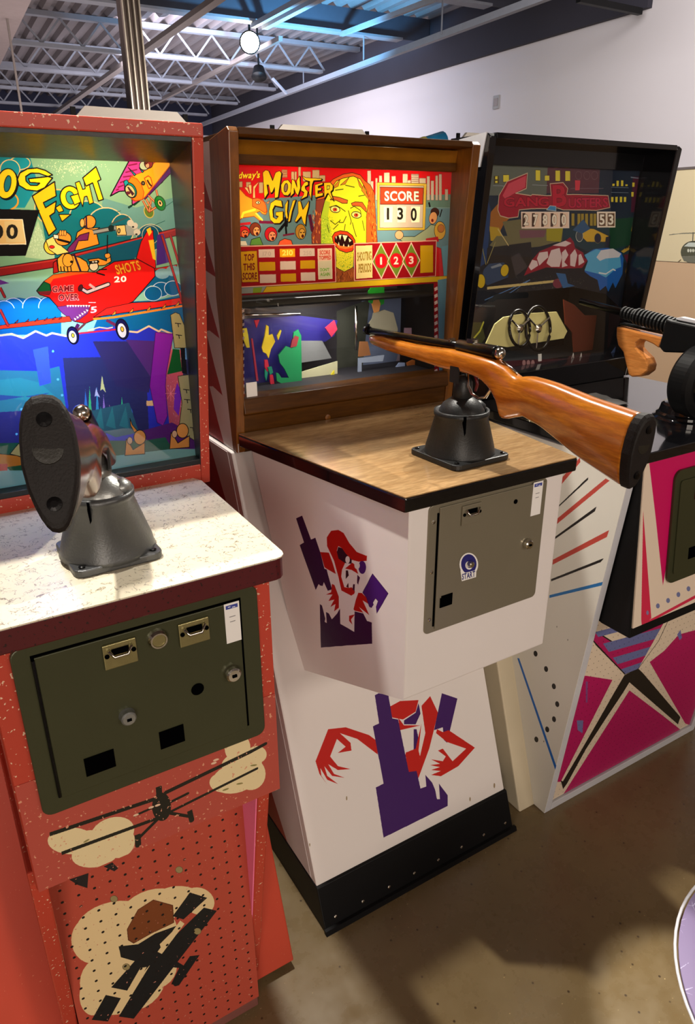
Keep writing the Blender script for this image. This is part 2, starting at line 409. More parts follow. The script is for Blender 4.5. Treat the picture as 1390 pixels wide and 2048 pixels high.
# ------------------------------------------------------------------ the room (turned a little against the row of cabinets)
RA = R_(2.78)
U_ = np.array([math.cos(RA), -math.sin(RA), 0]); V_ = np.array([math.sin(RA), math.cos(RA), 0])
def rm(u, v, z): return U_*u+V_*v+np.array([0, 0, z])
def rbox(u0, u1, v0, v1, z0, z1): return hexm([rm(u0, v0, z0), rm(u1, v0, z0), rm(u1, v1, z0), rm(u0, v1, z0), rm(u0, v0, z1), rm(u1, v0, z1), rm(u1, v1, z1), rm(u0, v1, z1)])
def struct(name, me, mat, parent=None):
    o = link(name, me, mat, parent)
    if parent is None: o['kind'] = 'structure'
    return o
UW, VB, DZ = 6.13, 17.5, 3.87
struct('floor', rbox(-6, UW+.1, -5, VB+.1, -0.1, 0), 'concrete')
wr = struct('wall_right', rbox(UW, UW+.15, -5, VB+.15, -0.1, 4.3), 'wall_white')
struct('baseboard_right', rbox(UW-.012, UW, -5, VB, 0, 1.155), 'wall_tan')
struct('trim_1', rbox(UW-.06, UW, 5.45, VB, 3.3, 4.2), 'wall_dark')
struct('wall_back', rbox(-6, UW, VB, VB+.15, -0.1, 4.3), 'wall_white')
struct('trim_2', rbox(-6, UW-.06, VB-.06, VB, 3.3, 4.2), 'wall_navy')
struct('wall_left', rbox(-6.15, -6, -5, VB+.15, -0.1, 4.3), 'wall_white')
struct('wall_front', rbox(-6, UW, -5.15, -5, -0.1, 4.3), 'wall_white')
# corrugated steel deck
vs = []; fs = []; per = 0.19; n = int((UW+6)/per); prof = []
for i in range(n+1):
    u = -6+i*per
    for du, dz in ((0, 0.055), (0.055, 0.055), (0.085, 0), (0.155, 0)): prof.append((min(u+du, UW), DZ+dz))
for u, z in prof: vs.append(rm(u, -5, z)); vs.append(rm(u, VB, z))
for i in range(len(prof)-1): fs.append((2*i, 2*i+2, 2*i+3, 2*i+1))
k0 = len(vs); vs += [rm(-6, -5, DZ+.12), rm(UW, -5, DZ+.12), rm(UW, VB, DZ+.12), rm(-6, VB, DZ+.12)]; fs.append((k0, k0+1, k0+2, k0+3))
struct('ceiling', mesh(vs, fs, fix=False), 'deck_paint')
struct('trim_3', rbox(-1.5, 1.22, 5.0, 13.0, 3.4, 3.86), 'soffit')
for i, v in enumerate((5.4, 7.17, 8.9)):
    o = thing('roof_beam', ['dark deep roof beam nearest the camera, mostly above the frame', 'dark deep roof beam crossing the top edge of the ceiling view', 'dark deep roof beam behind the bright lamp, lit cyan on its lower edge'][i], 'beam', tuple(rm(2, v, 3.6)))
    link('web', rbox(-5.9, UW-.07, v, v+.03, 3.62, DZ), 'beam_paint', o)
    link('flange', rbox(-5.9, UW-.5, v-.06, v+.09, 3.60, 3.625), 'joist_paint', o)
for i, v in enumerate((10.7, 12.4, 14.15, 15.9)):
    lb = ['open-web steel roof joist nearest the lamp, lit blue at its right end', 'second open-web steel roof joist behind the bright lamp', 'third open-web steel roof joist behind the bright lamp', 'open-web steel roof joist nearest the dark back wall'][i]
    o = thing('roof_joist', lb, 'joist', tuple(rm(2, v, 3.5)))
    link('top_chord', rbox(-5.9, UW-.08, v-.05, v+.05, DZ-.06, DZ-.005), 'joist_paint', o)
    link('bottom_chord', rbox(-5.9, UW-.7, v-.05, v+.05, 3.49, 3.53), 'joist_paint', o)
    wm = []; u = -5.8; s = 0
    first = None
    while u < UW-.8:
        a, b = (DZ-.06, 3.53) if s % 2 == 0 else (3.53, DZ-.06)
        link('web_bar', bar(rm(u, v, a), rm(u+.24, v, b), .022, .022), 'joist_paint', o); u += .24; s += 1
def strut(label, a, b, w_=.045, h=.045, mat='joist_paint', name='strut_channel'):
    o = link(name, bar(rm(*a), rm(*b), w_, h), mat); o['label'] = label; o['category'] = 'strut'; return o
strut('long cyan-lit steel strut running along under the ceiling beside the right wall', (5.0, 4.5, 3.3), (5.25, 17.3, 3.3), .06, .06)
strut('short cyan-lit steel strut above the blue-lit deck, left of the long one', (4.74, 4.6, 3.45), (4.74, 8.8, 3.57))
strut('left of two white ceiling struts just right of the lamp', (3.66, 5.4, 3.52), (3.66, 8.9, 3.57), .05, .05)
strut('right of two white ceiling struts just right of the lamp', (3.80, 5.4, 3.52), (3.80, 8.9, 3.57), .07, .05)
strut('grey conduit running from the top edge down to behind the left cabinet', (2.75, 5.0, 3.4), (2.5, 17.3, 3.4), .09, .05, 'conduit', 'conduit')
strut('thin grey conduit far back between the column and the lamp', (4.04, 9.0, 3.5), (4.05, 17.3, 3.5), .05, .05, 'conduit', 'conduit')
strut('black lamp track on the right wall at the top edge of the picture', (5.2, 5.42, 3.26), (6.0, 5.46, 3.26), .05, .05, 'black_paint', 'lamp_track')
for i, (uu, vv, zz) in enumerate(((5.02, 7.17, 3.6), (5.09, 8.9, 3.6), (5.13, 10.7, 3.5))):
    o = link('hanger_rod', bar(rm(uu, vv-.02, 3.3), rm(uu, vv-.02, zz), .012, .012), 'joist_paint'); o['category'] = 'hanger'
    o['label'] = ['thin rod hanging the long strut from the beam at the top edge', 'thin rod hanging the long strut from the beam behind the lamp', 'thin rod hanging the long strut from the first open-web joist'][i]
# steel column
o = thing('steel_column', 'shiny ribbed steel column rising behind the left cabinet', 'column', tuple(rm(1.275, 5, 0)))
link('core', rbox(1.222, 1.328, 4.96, 5.06, 0, DZ+.02), 'steel_column', o)
for du in (0.0, 0.033, 0.066, 0.098): link('rib', rbox(1.222+du, 1.230+du, 4.93, 4.965, 0, DZ), 'column_bright', o)
o = link('hanger_post', rbox(1.075, 1.095, 9, 9.03, 0, DZ), 'conduit'); o['label'] = 'thin grey post left of the steel column, far back'; o['category'] = 'post'
# bright lamp hung below the deck
LC = rm(3.70, 9.12, 3.45)
o = thing('ceiling_lamp', 'bright round ceiling lamp glowing warm white under the roof beams', 'lamp', tuple(LC))
aim = Vector((0, 0, 1.4))-Vector(LC); aim.normalize()
link('housing', lathe([(0.03, -.16), (0.09, -.13), (0.115, 0.0), (0.12, 0.02)], LC, 24, aim), 'black_paint', o, smooth=True)
link('lens', lathe([(0.105, 0.0), (0.105, 0.022), (0.06, 0.04)], LC, 24, aim), 'lamp_glow', o)
link('stem', bar(LC+np.array([0, 0, .1]), LC+np.array([0, 0, .42]), .02, .02), 'black_paint', o)
L2 = rm(4.33, 10.4, 3.36)
o = thing('unlit_lamp', 'dark unlit lamp housing just below and behind the bright ceiling lamp', 'lamp', tuple(L2))
link('housing', lathe([(0.03, -.10), (0.07, -.09), (0.10, .03), (.104, .04)], L2, 24, (-.2, -.4, -.9)), 'black_paint', o, smooth=True)
link('stem', bar(L2+np.array([0, 0, .05]), L2+np.array([0, 0, .53]), .02, .02), 'black_paint', o)
link('wing', bar(L2+np.array([.15, -.1, -.05]), L2+np.array([.36, -.1, -.22]), .05, .02), 'joist_paint', o)
# small vent plate high on the right wall, speck at (995,205)
o = thing('wall_sensor', 'small grey sensor plate high on the right wall', 'sensor', tuple(rm(UW, 7.54, 2.8)))
link('plate', rbox(UW-.02, UW, 7.50, 7.60, 2.73, 2.87), plain('sensor_grey', rgb(160, 158, 160), .5), o)
link('grille', rbox(UW-.024, UW-.02, 7.515, 7.585, 2.76, 2.84), 'conduit', o)
# banner with helicopter on the right wall
def wallq(v0, v1, z0, z1, off=0.02): return [rm(UW-off, v1, z1), rm(UW-off, v0, z1), rm(UW-off, v0, z0), rm(UW-off, v1, z0)]

# ------------------------------------------------------------------ cabinets further back (their cards show above the row)
def back_cab(x0, x1, label, top):
    o = thing('arcade_cabinet', label, 'arcade game', ((x0+x1)/2, 2.3, 0), 'arcade cabinets standing back to back behind the row')
    link('body', prism([(2.02, 0), (2.62, 0), (2.62, 1.40), (2.45, top), (2.02, top)], x0, x1, 'x', .006), 'card', o)
    link('roof_panel', boxm(x0-.005, x1+.005, 2.0, 2.46, top, top+.015), 'black_paint', o)
back_cab(0.34, 0.86, 'white-sided arcade cabinet hidden behind the left red cabinet', 1.70)
back_cab(0.90, 1.44, 'white-sided arcade cabinet hidden behind the wood-framed cabinet', 1.70)
back_cab(1.48, 2.03, 'white-sided arcade cabinet hidden behind the black-framed cabinet', 1.70)
def header(x0, x1, z1, label, y=2.03, mat='card'):
    o = thing('header_card', label, 'sign', ((x0+x1)/2, y, 1.715), 'white cards standing above the row of games')
    c = .03
    link('panel', prism([(x0, 1.715), (x1, 1.715), (x1, z1-c), (x1-c, z1), (x0+c, z1), (x0, z1-c)], y, y+.012, 'y'), mat, o)
    for xx in (x0+.004, x1-.004): link('corner_bracket', boxm(xx-.006, xx+.006, y+.012, y+.018, 1.715, z1-.002), 'black_paint', o)
header(0.462, 0.755, 1.807, 'white card with clipped corners behind the top of the left red cabinet')
header(1.00, 1.325, 1.795, 'white card behind the top of the wood-framed cabinet')
header(1.67, 2.0, 1.807, 'cream card behind the top of the black-framed cabinet')

# ------------------------------------------------------------------ shared cabinet hardware
def coin_plate(par, px4, y, dark=False):
    """coin entry plate on a door in the plane y: px4 = photo corners tl,tr,br,bl; returns nothing"""
    q = [ony(p, y) for p in px4]; x0, x1 = (q[0][0]+q[3][0])/2, (q[1][0]+q[2][0])/2; z1, z0 = (q[0][2]+q[1][2])/2, (q[2][2]+q[3][2])/2
    pl = link('coin_plate', boxm(x0, x1, y-.004, y, z0, z1, .001), 'grey_door' if dark else 'brass_plate', par)
    W = x1-x0; H = z1-z0; zc = z0+H*.66
    link('coin_slot', boxm(x0+W*.25, x1-W*.25, y-.0052, y-.0038, zc-.004, zc+.005), 'hole', pl)
    pts = [(x0+W*.16, y-.006, zc+H*.13), (x0+W*.30, y-.010, zc-H*.13), (x1-W*.30, y-.010, zc-H*.13), (x1-W*.16, y-.006, zc+H*.13)]
    link('coin_lip', tube(pts, .0022, 8), 'chrome', pl, smooth=True)
    for s in (x0+W*.1, x1-W*.1): link('screw', lathe([(.0032, 0), (.0032, .0015), (.001, .002)], (s, y-.004, zc-H*.1), 10, (0, -1, 0)), 'hole', pl)
def lock(par, px, y, r, mat='chrome'):
    c = ony(px, y)
    lk = link('lock', lathe([(r*1.1, 0), (r, .004), (r, .010), (r*.8, .012), (r*.35, .0122)], (c[0], y, c[2]), 20, (0, -1, 0)), mat, par, smooth=False)
    link('keyhole', boxm(c[0]-r*.3, c[0]+r*.3, y-.0135, y-.012, c[2]-r*.18, c[2]+r*.18), 'hole', lk)
def hole(par, px, y, w_, h, rnd=False, name='reject_slot'):
    c = ony(px, y)
    if rnd: link(name, lathe([(w_, 0), (w_, .0012)], (c[0], y, c[2]), 20, (0, -1, 0)), 'hole', par)
    else: link(name, boxm(c[0]-w_/2, c[0]+w_/2, y-.0012, y+.0002, c[2]-h/2, c[2]+h/2), 'hole', par)
def sticker(par, px4, y, name='label_sticker'):
    q = [ony(p, y) for p in px4]; x0, x1 = (q[0][0]+q[3][0])/2, (q[1][0]+q[2][0])/2; z1, z0 = (q[0][2]+q[1][2])/2, (q[2][2]+q[3][2])/2
    A = Art((x0, y-.0012, z1), (x1, y-.0012, z1), (x1, y-.0012, z0), (x0, y-.0012, z0), 96, 240, (236, 233, 230))
    t_ = A.a; b = np.array([60, 70, 150, 255])/255; t_[12:34, 10:86] = b; t_[20:24, 24:40] = 1; t_[26:30, 50:70] = 1
    for r0, w_ in ((80, 40), (110, 34)): t_[r0:r0+5, 48-w_//2:48+w_//2:1] = np.array([120, 118, 120, 255])/255; t_[r0:r0+5, 48-w_//2+3::7] = t_[r0+8, 0]
    A.sheet(name, A.mat('label_print', .4), par, 0, .0008, 1)
def mount(name, label, c, r0, r1, h, half, ang, mat, ballmat, postmat, posth):
    """bolted swivel mount: plate, cone, rim, ball, post"""
    x, y, z = c
    o = thing(name, label, 'gun mount', c)
    ca, sa = math.cos(ang), math.sin(ang)
    pl = roundrect(-half, half, -half, half, .014, 4)
    pl = [(x+p[0]*ca-p[1]*sa, y+p[0]*sa+p[1]*ca) for p in pl]
    p_ = link('base_plate', prism(pl, z, z+.011, 'z', .002), mat, o)
    for sx in (-1, 1):
        for sy in (-1, 1):
            q = (sx*(half-.012), sy*(half-.012))
            link('bolt', lathe([(.0045, 0), (.0045, .002), (.002, .003)], (x+q[0]*ca-q[1]*sa, y+q[0]*sa+q[1]*ca, z+.011), 12), 'gun_metal', p_)
    link('cone', lathe([(r0*1.06, .008), (r0*1.02, .014), (r0, .022), (r1, h-.012), (r1*1.05, h-.009), (r1*1.05, h), (r1*.93, h), (r1*.90, h-.008)], c, 40), mat, o, smooth=False)
    cn = o.children[-1]
    for p in cn.data.polygons: p.use_smooth = True
    link('ball', lathe([(r1*.9, h-.010), (r1*.86, h), (r1*.72, h+.012), (r1*.45, h+.022), (.012, h+.027)], c, 32), ballmat, o, smooth=True)
    link('post', lathe([(.019, h+.010), (.018, h+.04), (.017, posth-.012), (.013, posth-.003), (.004, posth)], c, 24), postmat, o, smooth=True)
    link('side_lobe', lathe([(.019, h-.005), (.017, h+.008), (.009, h+.015), (.002, h+.017)], (x+r1*.55, y-.01, z), 20), ballmat, o, smooth=True)
    link('notch', boxm(x-r1*.62, x-r1*.56, y-r1*.95, y-r1*.80, z+h-.045, z+h-.001), 'hole', o)
    return o

# ================================================================== the wood-framed cabinet in the middle
MG = thing('shooting_game_cabinet', 'wood-framed shooting game cabinet with white coin box and purple and red monster art', 'arcade game', (0.8575, 1.4, 0))
X0, X1 = 0.565, 1.150
link('body', prism([(1.074, .108), (1.99, .108), (1.99, 1.074), (1.417, 1.074)], X0, X1, 'x', .002), 'mg_white', MG)
link('kickplate', prism([(1.030, 0), (1.99, 0), (1.99, .108), (1.068, .108)], X0-.002, X1+.004, 'x', .002), 'black_paint', MG)
kp = MG.children[-1]
link('skirt_trim', prism([(1.022, 0), (1.034, 0), (1.034, .012), (1.026, .012)], X0-.004, X1+.010, 'x'), 'black_paint', kp)
for i in range(8):
    xx = X0+.03+i*(X1-X0-.05)/7
    link('screw', lathe([(.004, 0), (.004, .002), (.0015, .003)], (xx, 1.040, .028), 10, (0, -1, .35)), 'chrome', kp)
# backbox: wooden side panels with a clipped top corner, top, rails
sp = [(1.343, 1.697), (1.352, 1.705), (1.440, 1.690), (1.462, 1.400), (1.425, 1.076), (1.402, 1.076)]
link('side_panel', prism(sp, .572, .592, 'x', .002), 'walnut', MG)
link('side_panel', prism(sp, 1.142, 1.165, 'x', .002), 'walnut', MG)
link('top_panel', prism([(1.343, 1.692), (1.345, 1.704), (1.60, 1.700), (1.60, 1.688)], .592, 1.142, 'x', .001), 'walnut_flat', MG)
link('top_lining', prism([(1.398, 1.664), (1.392, 1.688), (1.42, 1.688), (1.42, 1.664)], .593, 1.141, 'x'), 'reflected_gold', MG)
link('glass_rail', prism([(1.396, 1.646), (1.394, 1.664), (1.42, 1.664), (1.42, 1.646)], .592, 1.142, 'x', .002), 'walnut_flat', MG)
link('bottom_rail', prism([(1.393, 1.158), (1.387, 1.163), (1.392, 1.195), (1.44, 1.197), (1.44, 1.158)], .590, 1.144, 'x', .002), 'walnut_flat', MG)
link('lower_panel', prism([(1.404, 1.075), (1.398, 1.160), (1.44, 1.160), (1.44, 1.075)], .590, 1.144, 'x', .001), 'walnut_flat', MG)
lk = lathe([(.007, 0), (.007, .003), (.003, .004)], (.80, 1.401, 1.125), 16, (0, -1, 0)); link('lock', lk, 'walnut', MG)
link('rear_body', prism([(1.80, 1.075), (1.99, 1.075), (1.99, 1.690), (1.80, 1.690)], .575, 1.160, 'x', .002), 'mg_white', MG)
# coin box
cbt = [(.672, .902), (1.042, .902), (1.112, 1.36), (.590, 1.36)]
cb = [(.673, .902, .703), (1.040, .902, .703), (1.078, 1.26, .577), (.637, 1.26, .577)]
link('coin_box', hexm(cb+[(x, y, 1.104) for x, y in cbt], .004, 3), 'mg_white', MG)
CBX = MG.children[-1]
tb = [(.656, .893), (1.066, .893), (1.132, 1.395), (.574, 1.395)]
link('table_edge', prism(tb, 1.093, 1.1195, 'z', .003), 'black_gloss', MG)
ti = [(.6575, .8945), (1.0645, .8945), (1.1305, 1.3935), (.5755, 1.3935)]
link('table_top', prism(ti, 1.1196, 1.1215, 'z'), 'table_wood', MG)
# coin door
yd = .902
q = [ony(p, yd) for p in ((853, 1010), (1088, 958), (1072, 1195), (850, 1262))]
dx0, dx1 = (q[0][0]+q[3][0])/2, (q[1][0]+q[2][0])/2; dz1, dz0 = (q[0][2]+q[1][2])/2, (q[2][2]+q[3][2])/2
DR = link('door_frame', prism(roundrect(dx0, dx1, dz0, dz1, .010), yd-.003, yd+.001, 'y', .001), 'grey_door', MG, 'grey metal coin door frame')
DD = link('coin_door', boxm(dx0+.022, dx1-.004, yd-.006, yd-.003, dz0+.008, dz1-.006, .001), 'grey_door', MG)
link('hinge', boxm(dx0+.018, dx0+.021, yd-.005, yd-.0025, dz0+.014, dz1-.016), 'hole', DD)
for f_ in (.12, .5, .88): link('rivet', lathe([(.004, 0), (.004, .001), (.0015, .002)], (dx0+.010, yd-.003, dz0+(dz1-dz0)*f_), 10, (0, -1, 0)), 'chrome', DR)
coin_plate(DD, ((923, 1012), (961, 1003), (959, 1042), (921, 1050)), yd-.006, True)
lock(DD, (1052, 1086), yd-.006, .0095)
hole(DD, (1031, 1003), yd-.006, .0045, 0, True, 'button_hole')
hole(DD, (893, 1200), yd-.006, .026, .024)
hole(DD, (890, 1203), yd-.0066, .024, .020)
sticker(DD, ((1066, 965), (1085, 961), (1080, 1028), (1061, 1031)), yd-.006)
cs = ony((936, 1134), yd-.006)
DD_MG = DD
link('start_button', lathe([(.006, 0), (.006, .006), (.004, .008)], (cs[0]+.001, yd-.0095, cs[2]+.008), 16, (0, -1, 0)), 'chrome', DD)

# ================================================================== the red cabinet on the left
DF = thing('shooting_game_cabinet', 'red speckled shooting game cabinet with biplane art and white table, left of the row', 'arcade game', (0.197, 1.3, 0))
BX0, BX1 = -.150, .464
link('body', prism([(1.000, .02), (1.95, .02), (1.95, 1.062), (1.345, 1.062)], BX0, BX1, 'x', .003), 'red_body', DF)
link('plinth', boxm(BX0+.01, BX1-.01, 1.03, 1.93, 0, .02), 'black_paint', DF)
pp = [(1.015, 0), (1.10, 0), (1.24, .68), (.884, .68)]
link('post', prism(pp, -.004, .020, 'x', .003), 'red_speckle', DF)
link('post', prism(pp, .362, .384, 'x', .003), 'red_speckle', DF)
link('post_lining', prism([(1.013, .004), (1.06, .004), (1.06, .66), (.893, .66)], .3600, .3622, 'x'), 'pink_inner', DF)
link('bottom_rail', boxm(.020, .360, .965, 1.03, 0, .030, .002), plain('plinth_wood', rgb(120, 70, 62), .6, var=.3), DF)
CY = .855
link('coin_box', prism([(CY+.004, .665), (1.30, .665), (1.30, 1.066), (CY+.004, 1.066)], .004, .388, 'x', .004, 3), 'red_speckle', DF)
link('table_edge', prism([(-.075+0, .842)]+[(.408-.016*(1-math.cos(R_(a))), .858-.016*math.sin(R_(a))) for a in (90, 60, 30, 0)]+[(.418, 1.225), (-.075, 1.225)], 1.064, 1.0985, 'z', .002), 'dark_red_edge', DF)
link('table_top', prism([(-.075, .840)]+[(.410-.018*(1-math.cos(R_(a))), .858-.018*math.sin(R_(a))) for a in (90, 60, 30, 0)]+[(.420, 1.21), (.40, 1.262), (-.075, 1.262)], 1.0985, 1.1005, 'z'), 'crackle_laminate', DF)
# backbox
sp = [(1.140, 1.680), (1.44, 1.680), (1.44, 1.085), (1.236, 1.085)]
link('side_panel', prism(sp, -.055, -.031, 'x', .002), 'red_speckle', DF)
link('side_panel', prism(sp, .428, .446, 'x', .002), 'red_speckle', DF)
link('top_panel', prism([(1.139, 1.663), (1.139, 1.682), (1.44, 1.682), (1.44, 1.663)], -.054, .445, 'x', .002), 'red_speckle', DF)
link('side_lining', prism([(1.146, 1.66), (1.28, 1.66), (1.28, 1.11), (1.232, 1.11)], .4262, .4280, 'x'), 'black_satin', DF)
link('side_lining', prism([(1.146, 1.66), (1.28, 1.66), (1.28, 1.11), (1.232, 1.11)], -.0312, -.023, 'x'), 'black_satin', DF)
link('top_lining', prism([(1.142, 1.657), (1.142, 1.663), (1.242, 1.663), (1.242, 1.634)], -.031, .4262, 'x'), 'black_lacquer', DF)
link('bottom_panel', prism([(1.234, 1.085), (1.229, 1.126), (1.44, 1.13), (1.44, 1.085)], -.031, .428, 'x', .002), 'red_speckle', DF)
link('glass_rail', prism([(1.226, 1.127), (1.225, 1.137), (1.285, 1.139), (1.285, 1.127)], -.03, .426, 'x', .001), 'cast_iron', DF)
# coin door
yd = CY
link('front_panel_frame', boxm(.006, .386, CY+.001, CY+.004, .668, 1.064), 'red_speckle', DF)
q = [ony(p, yd) for p in ((20, 1293), (511, 1168), (526, 1462), (80, 1632))]
dx0, dx1 = (q[0][0]+q[3][0])/2, (q[1][0]+q[2][0])/2; dz1, dz0 = (q[0][2]+q[1][2])/2, (q[2][2]+q[3][2])/2
DR = link('door_frame', prism(roundrect(dx0, dx1, dz0, dz1, .014), yd-.007, yd+.001, 'y', .0015), 'olive_door', DF, 'olive metal coin door frame')
q = [ony(p, yd-.007) for p in ((62, 1310), (482, 1196), (497, 1450), (115, 1602))]
ex0, ex1 = (q[0][0]+q[3][0])/2, (q[1][0]+q[2][0])/2; ez1, ez0 = (q[0][2]+q[1][2])/2, (q[2][2]+q[3][2])/2
link('door_gap', boxm(ex0, ex1, yd-.0075, yd-.0068, ez0+.003, ez1), 'hole', DR)
DD = link('coin_door', boxm(ex0+.004, ex1-.0035, yd-.0095, yd-.006, ez0, ez1-.0035, .001), 'olive_door', DF)
link('hinge', tube([(ex0+.002, yd-.010, ez0+.004), (ex0+.002, yd-.010, ez1-.006)], .0022, 8), 'gun_metal', DD)
yq = yd-.0095
coin_plate(DD, ((203, 1291), (271, 1272), (274, 1320), (209, 1339)), yq)
coin_plate(DD, ((355, 1248), (415, 1231), (419, 1277), (359, 1293)), yq)
c = ony((315, 1277), yq)
bt = link('coin_return', lathe([(.014, 0), (.014, .004), (.0115, .008), (.0095, .008), (.009, .006)], (c[0], yq, c[2]), 24, (0, -1, 0)), 'chrome', DD)
link('button_face', lathe([(.009, 0), (.009, .0065)], (c[0], yq, c[2]), 20, (0, -1, 0)), 'brass_plate', bt)
lock(DD, (463, 1344), yq, .0115); lock(DD, (254, 1430), yq, .0105, 'silver_casting')
hole(DD, (395, 1378), yq, .0095, 0, True, 'button_hole')
hole(DD, (200, 1525), yq, .040, .030); hole(DD, (344, 1473), yq, .036, .030)
sticker(DD, ((448, 1207), (478, 1202), (482, 1280), (452, 1286)), yq)

# ================================================================== the black-framed cabinet on the right
GB = thing('shooting_game_cabinet', 'black-framed shooting game cabinet with pink and cream star-shaped panels, right of the row', 'arcade game', (1.6, 1.4, 0))
BX0, BX1 = 1.212, 1.985
link('body', prism([(1.065, .0), (2.0, .0), (2.0, 1.062), (1.415, 1.062)], BX0, BX1, 'x', .004), 'gb_cream', GB)
pp = [(1.026, 0), (1.07, 0), (1.50, 1.20), (1.46, 1.20), (1.40, 1.060), (.916, 1.060)]
GP = []
for a, b in ((1.268, 1.292), (1.922, 1.946)):
    link('side_panel', prism([(1.026, 0), (1.075, 0), (1.43, 1.055), (.918, 1.055)], a, b, 'x', .002), 'white_edge', GB)
link('pedestal', prism([(1.034, .03), (1.30, .03), (1.42, 1.05), (.945, 1.05)], 1.292, 1.922, 'x'), 'black_paint', GB)
link('bottom_rail', prism([(1.026, 0), (1.06, 0), (1.06, .028), (1.023, .028)], 1.292, 1.922, 'x', .002), 'white_edge', GB)
link('coin_box', prism([(.914, 1.066), (.874, .645), (.955, .645), (1.2, .70), (1.2, 1.066)], 1.296, 1.918, 'x', .003), 'black_paint', GB)
link('table_top', prism(roundrect(1.270, 1.945, .905, 1.50, .012), 1.062, 1.086, 'z', .002), 'black_gloss', GB)
sp = [(1.392, 1.722), (1.402, 1.730), (1.50, 1.722), (1.56, 1.40), (1.53, 1.09), (1.455, 1.09)]
link('side_panel', prism(sp, 1.234, 1.254, 'x', .002), 'black_gloss', GB)
link('side_panel', prism(sp, 1.908, 1.930, 'x', .002), 'black_gloss', GB)
link('side_edge', prism([(1.403, 1.7315), (1.50, 1.7235), (1.512, 1.66), (1.42, 1.66)], 1.2315, 1.234, 'x'), 'white_edge', GB)
link('top_panel', prism([(1.391, 1.718), (1.393, 1.731), (1.56, 1.731), (1.56, 1.712)], 1.254, 1.908, 'x', .001), 'black_gloss', GB)
link('glass_rail', prism([(1.496, 1.672), (1.494, 1.716), (1.52, 1.716), (1.52, 1.672)], 1.254, 1.908, 'x', .001), 'black_gloss', GB)
link('bottom_panel', prism([(1.458, 1.086), (1.450, 1.150), (1.53, 1.158), (1.53, 1.086)], 1.254, 1.908, 'x', .002), 'black_gloss', GB)
link('rear_body', boxm(1.240, 1.925, 1.80, 2.0, 1.06, 1.71, .002), 'black_paint', GB)
# coin door of the right cabinet, pressed dark metal
def gy(z): return .871+(z-.68)*(.915-.871)/(1.07-.68)

# ================================================================== printed artwork
def badge():
    a = ony((914, 1098), .902-.0066); b = ony((958, 1166), .902-.0066)
    A = Art((a[0], a[1], a[2]), (b[0], a[1], a[2]), (b[0], a[1], b[2]), (a[0], a[1], b[2]), 300, 420, (0, 0, 0, 0)); A.view(500, 850, 2.138)
    W = (236, 233, 228); B = (38, 36, 110)
    A.ell((935, 596), 40, 50, W); A.poly([(899, 622), (968, 606), (966, 650), (905, 668)], W)
    A.ell((935, 594), 33, 42, B); A.ell((936, 600), 16, 18, W); A.poly([(930, 585), (962, 606), (934, 612)], B)
    A.poly([(901, 636), (967, 620), (966, 650), (905, 667)], W); A.text('START', (906, 661), (962, 647), 24, B, gap=.05)
    s = A.sheet('start_badge', A.mat('start_badge_print', .35, 0, True), DD_MG, .0004, 0, 1); s['label'] = 'blue and white round start badge'
badge()
V3 = (0, 230, 3.0217); V4 = (0, 600, 3.0217); V5 = (400, 230, 2.482); V6 = (400, 560, 2.482); V8 = (900, 560, 2.837)
D3 = (0, 1500, 2.3167); M5 = (520, 1330, 2.574); Z1 = (470, 320, 6.043); Z2 = (620, 320, 4.964); Z3 = (0, 430, 3.757); Z4 = (200, 300, 8.6875)
Z5 = (960, 320, 4.212); Z6 = (590, 1010, 6.826); Z8 = (480, 580, 3.310); G7 = (1040, 860, 3.971); G8 = (940, 1240, 3.089)
K = (12, 10, 12)
def blob(c, r, n=7, amp=.12, ph=0):
    return [(c[0]+r[0]*(1+amp*math.sin(k*2.3+ph))*math.cos(2*math.pi*k/(n*3)), c[1]+r[1]*(1+amp*math.sin(k*2.3+ph))*math.sin(2*math.pi*k/(n*3))) for k in range(n*3)]

# ---- left cabinet: backglass with two biplanes
yg = 1.250
A = Art((-.023, yg, 1.652), (.427, yg, 1.652), (.427, yg, 1.137), (-.023, yg, 1.137), 1300, 1500, (128, 182, 150))
A.view(*V3)
A.poly([(-400, 40), (-400, 560), (150, 560), (230, 420), (180, 250), (170, 170), (60, 170), (-60, 40)], (20, 140, 165))
A.poly([(620, 500), (820, 560), (1120, 480), (1140, 700), (600, 760)], (100, 160, 160))
for c, r in (((120, 290), (62, 40)), ((60, 330), (60, 60))): A.ell(c, r[0], r[1], (20, 150, 175), 0, (225, 200, 140), 4)
A.ell((340, 560), 130, 110, (14, 128, 140), 0, (220, 190, 120), 5); A.ell((530, 610), 110, 90, (10, 120, 132), 0, (220, 200, 150), 5)
A.ell((640, 660), 110, 100, (12, 110, 130), 0, (225, 200, 150), 5); A.ell((740, 690), 70, 90, (12, 105, 125), 0, (225, 200, 150), 4)
A.poly([(240, 560), (760, 700), (700, 900), (300, 900)], (12, 112, 130))
A.ell((910, 740), 85, 80, (8, 88, 120), 0, (190, 200, 170), 4)
A.ell((20, 520), 90, 60, (20, 140, 165), 0, (226, 160, 50), 7)
A.poly([(230, 640), (150, 860), (330, 880), (330, 800), (270, 760)], (170, 205, 170))
rnd = random.Random(3)
for i in range(150):
    a = rnd.uniform(0, 6.28); d = rnd.random()**.6; A.ell((215+55*d*math.cos(a), 770+95*d*math.sin(a)), rnd.uniform(1.5, 4), 1.5, (215, 235, 210), rnd.uniform(0, 180), n=6)
for i in range(240):
    A.ell((rnd.gauss(430, 90), rnd.gauss(320, 28)), rnd.uniform(1.5, 5), 1.5, (225, 240, 205), rnd.uniform(0, 180), n=6)
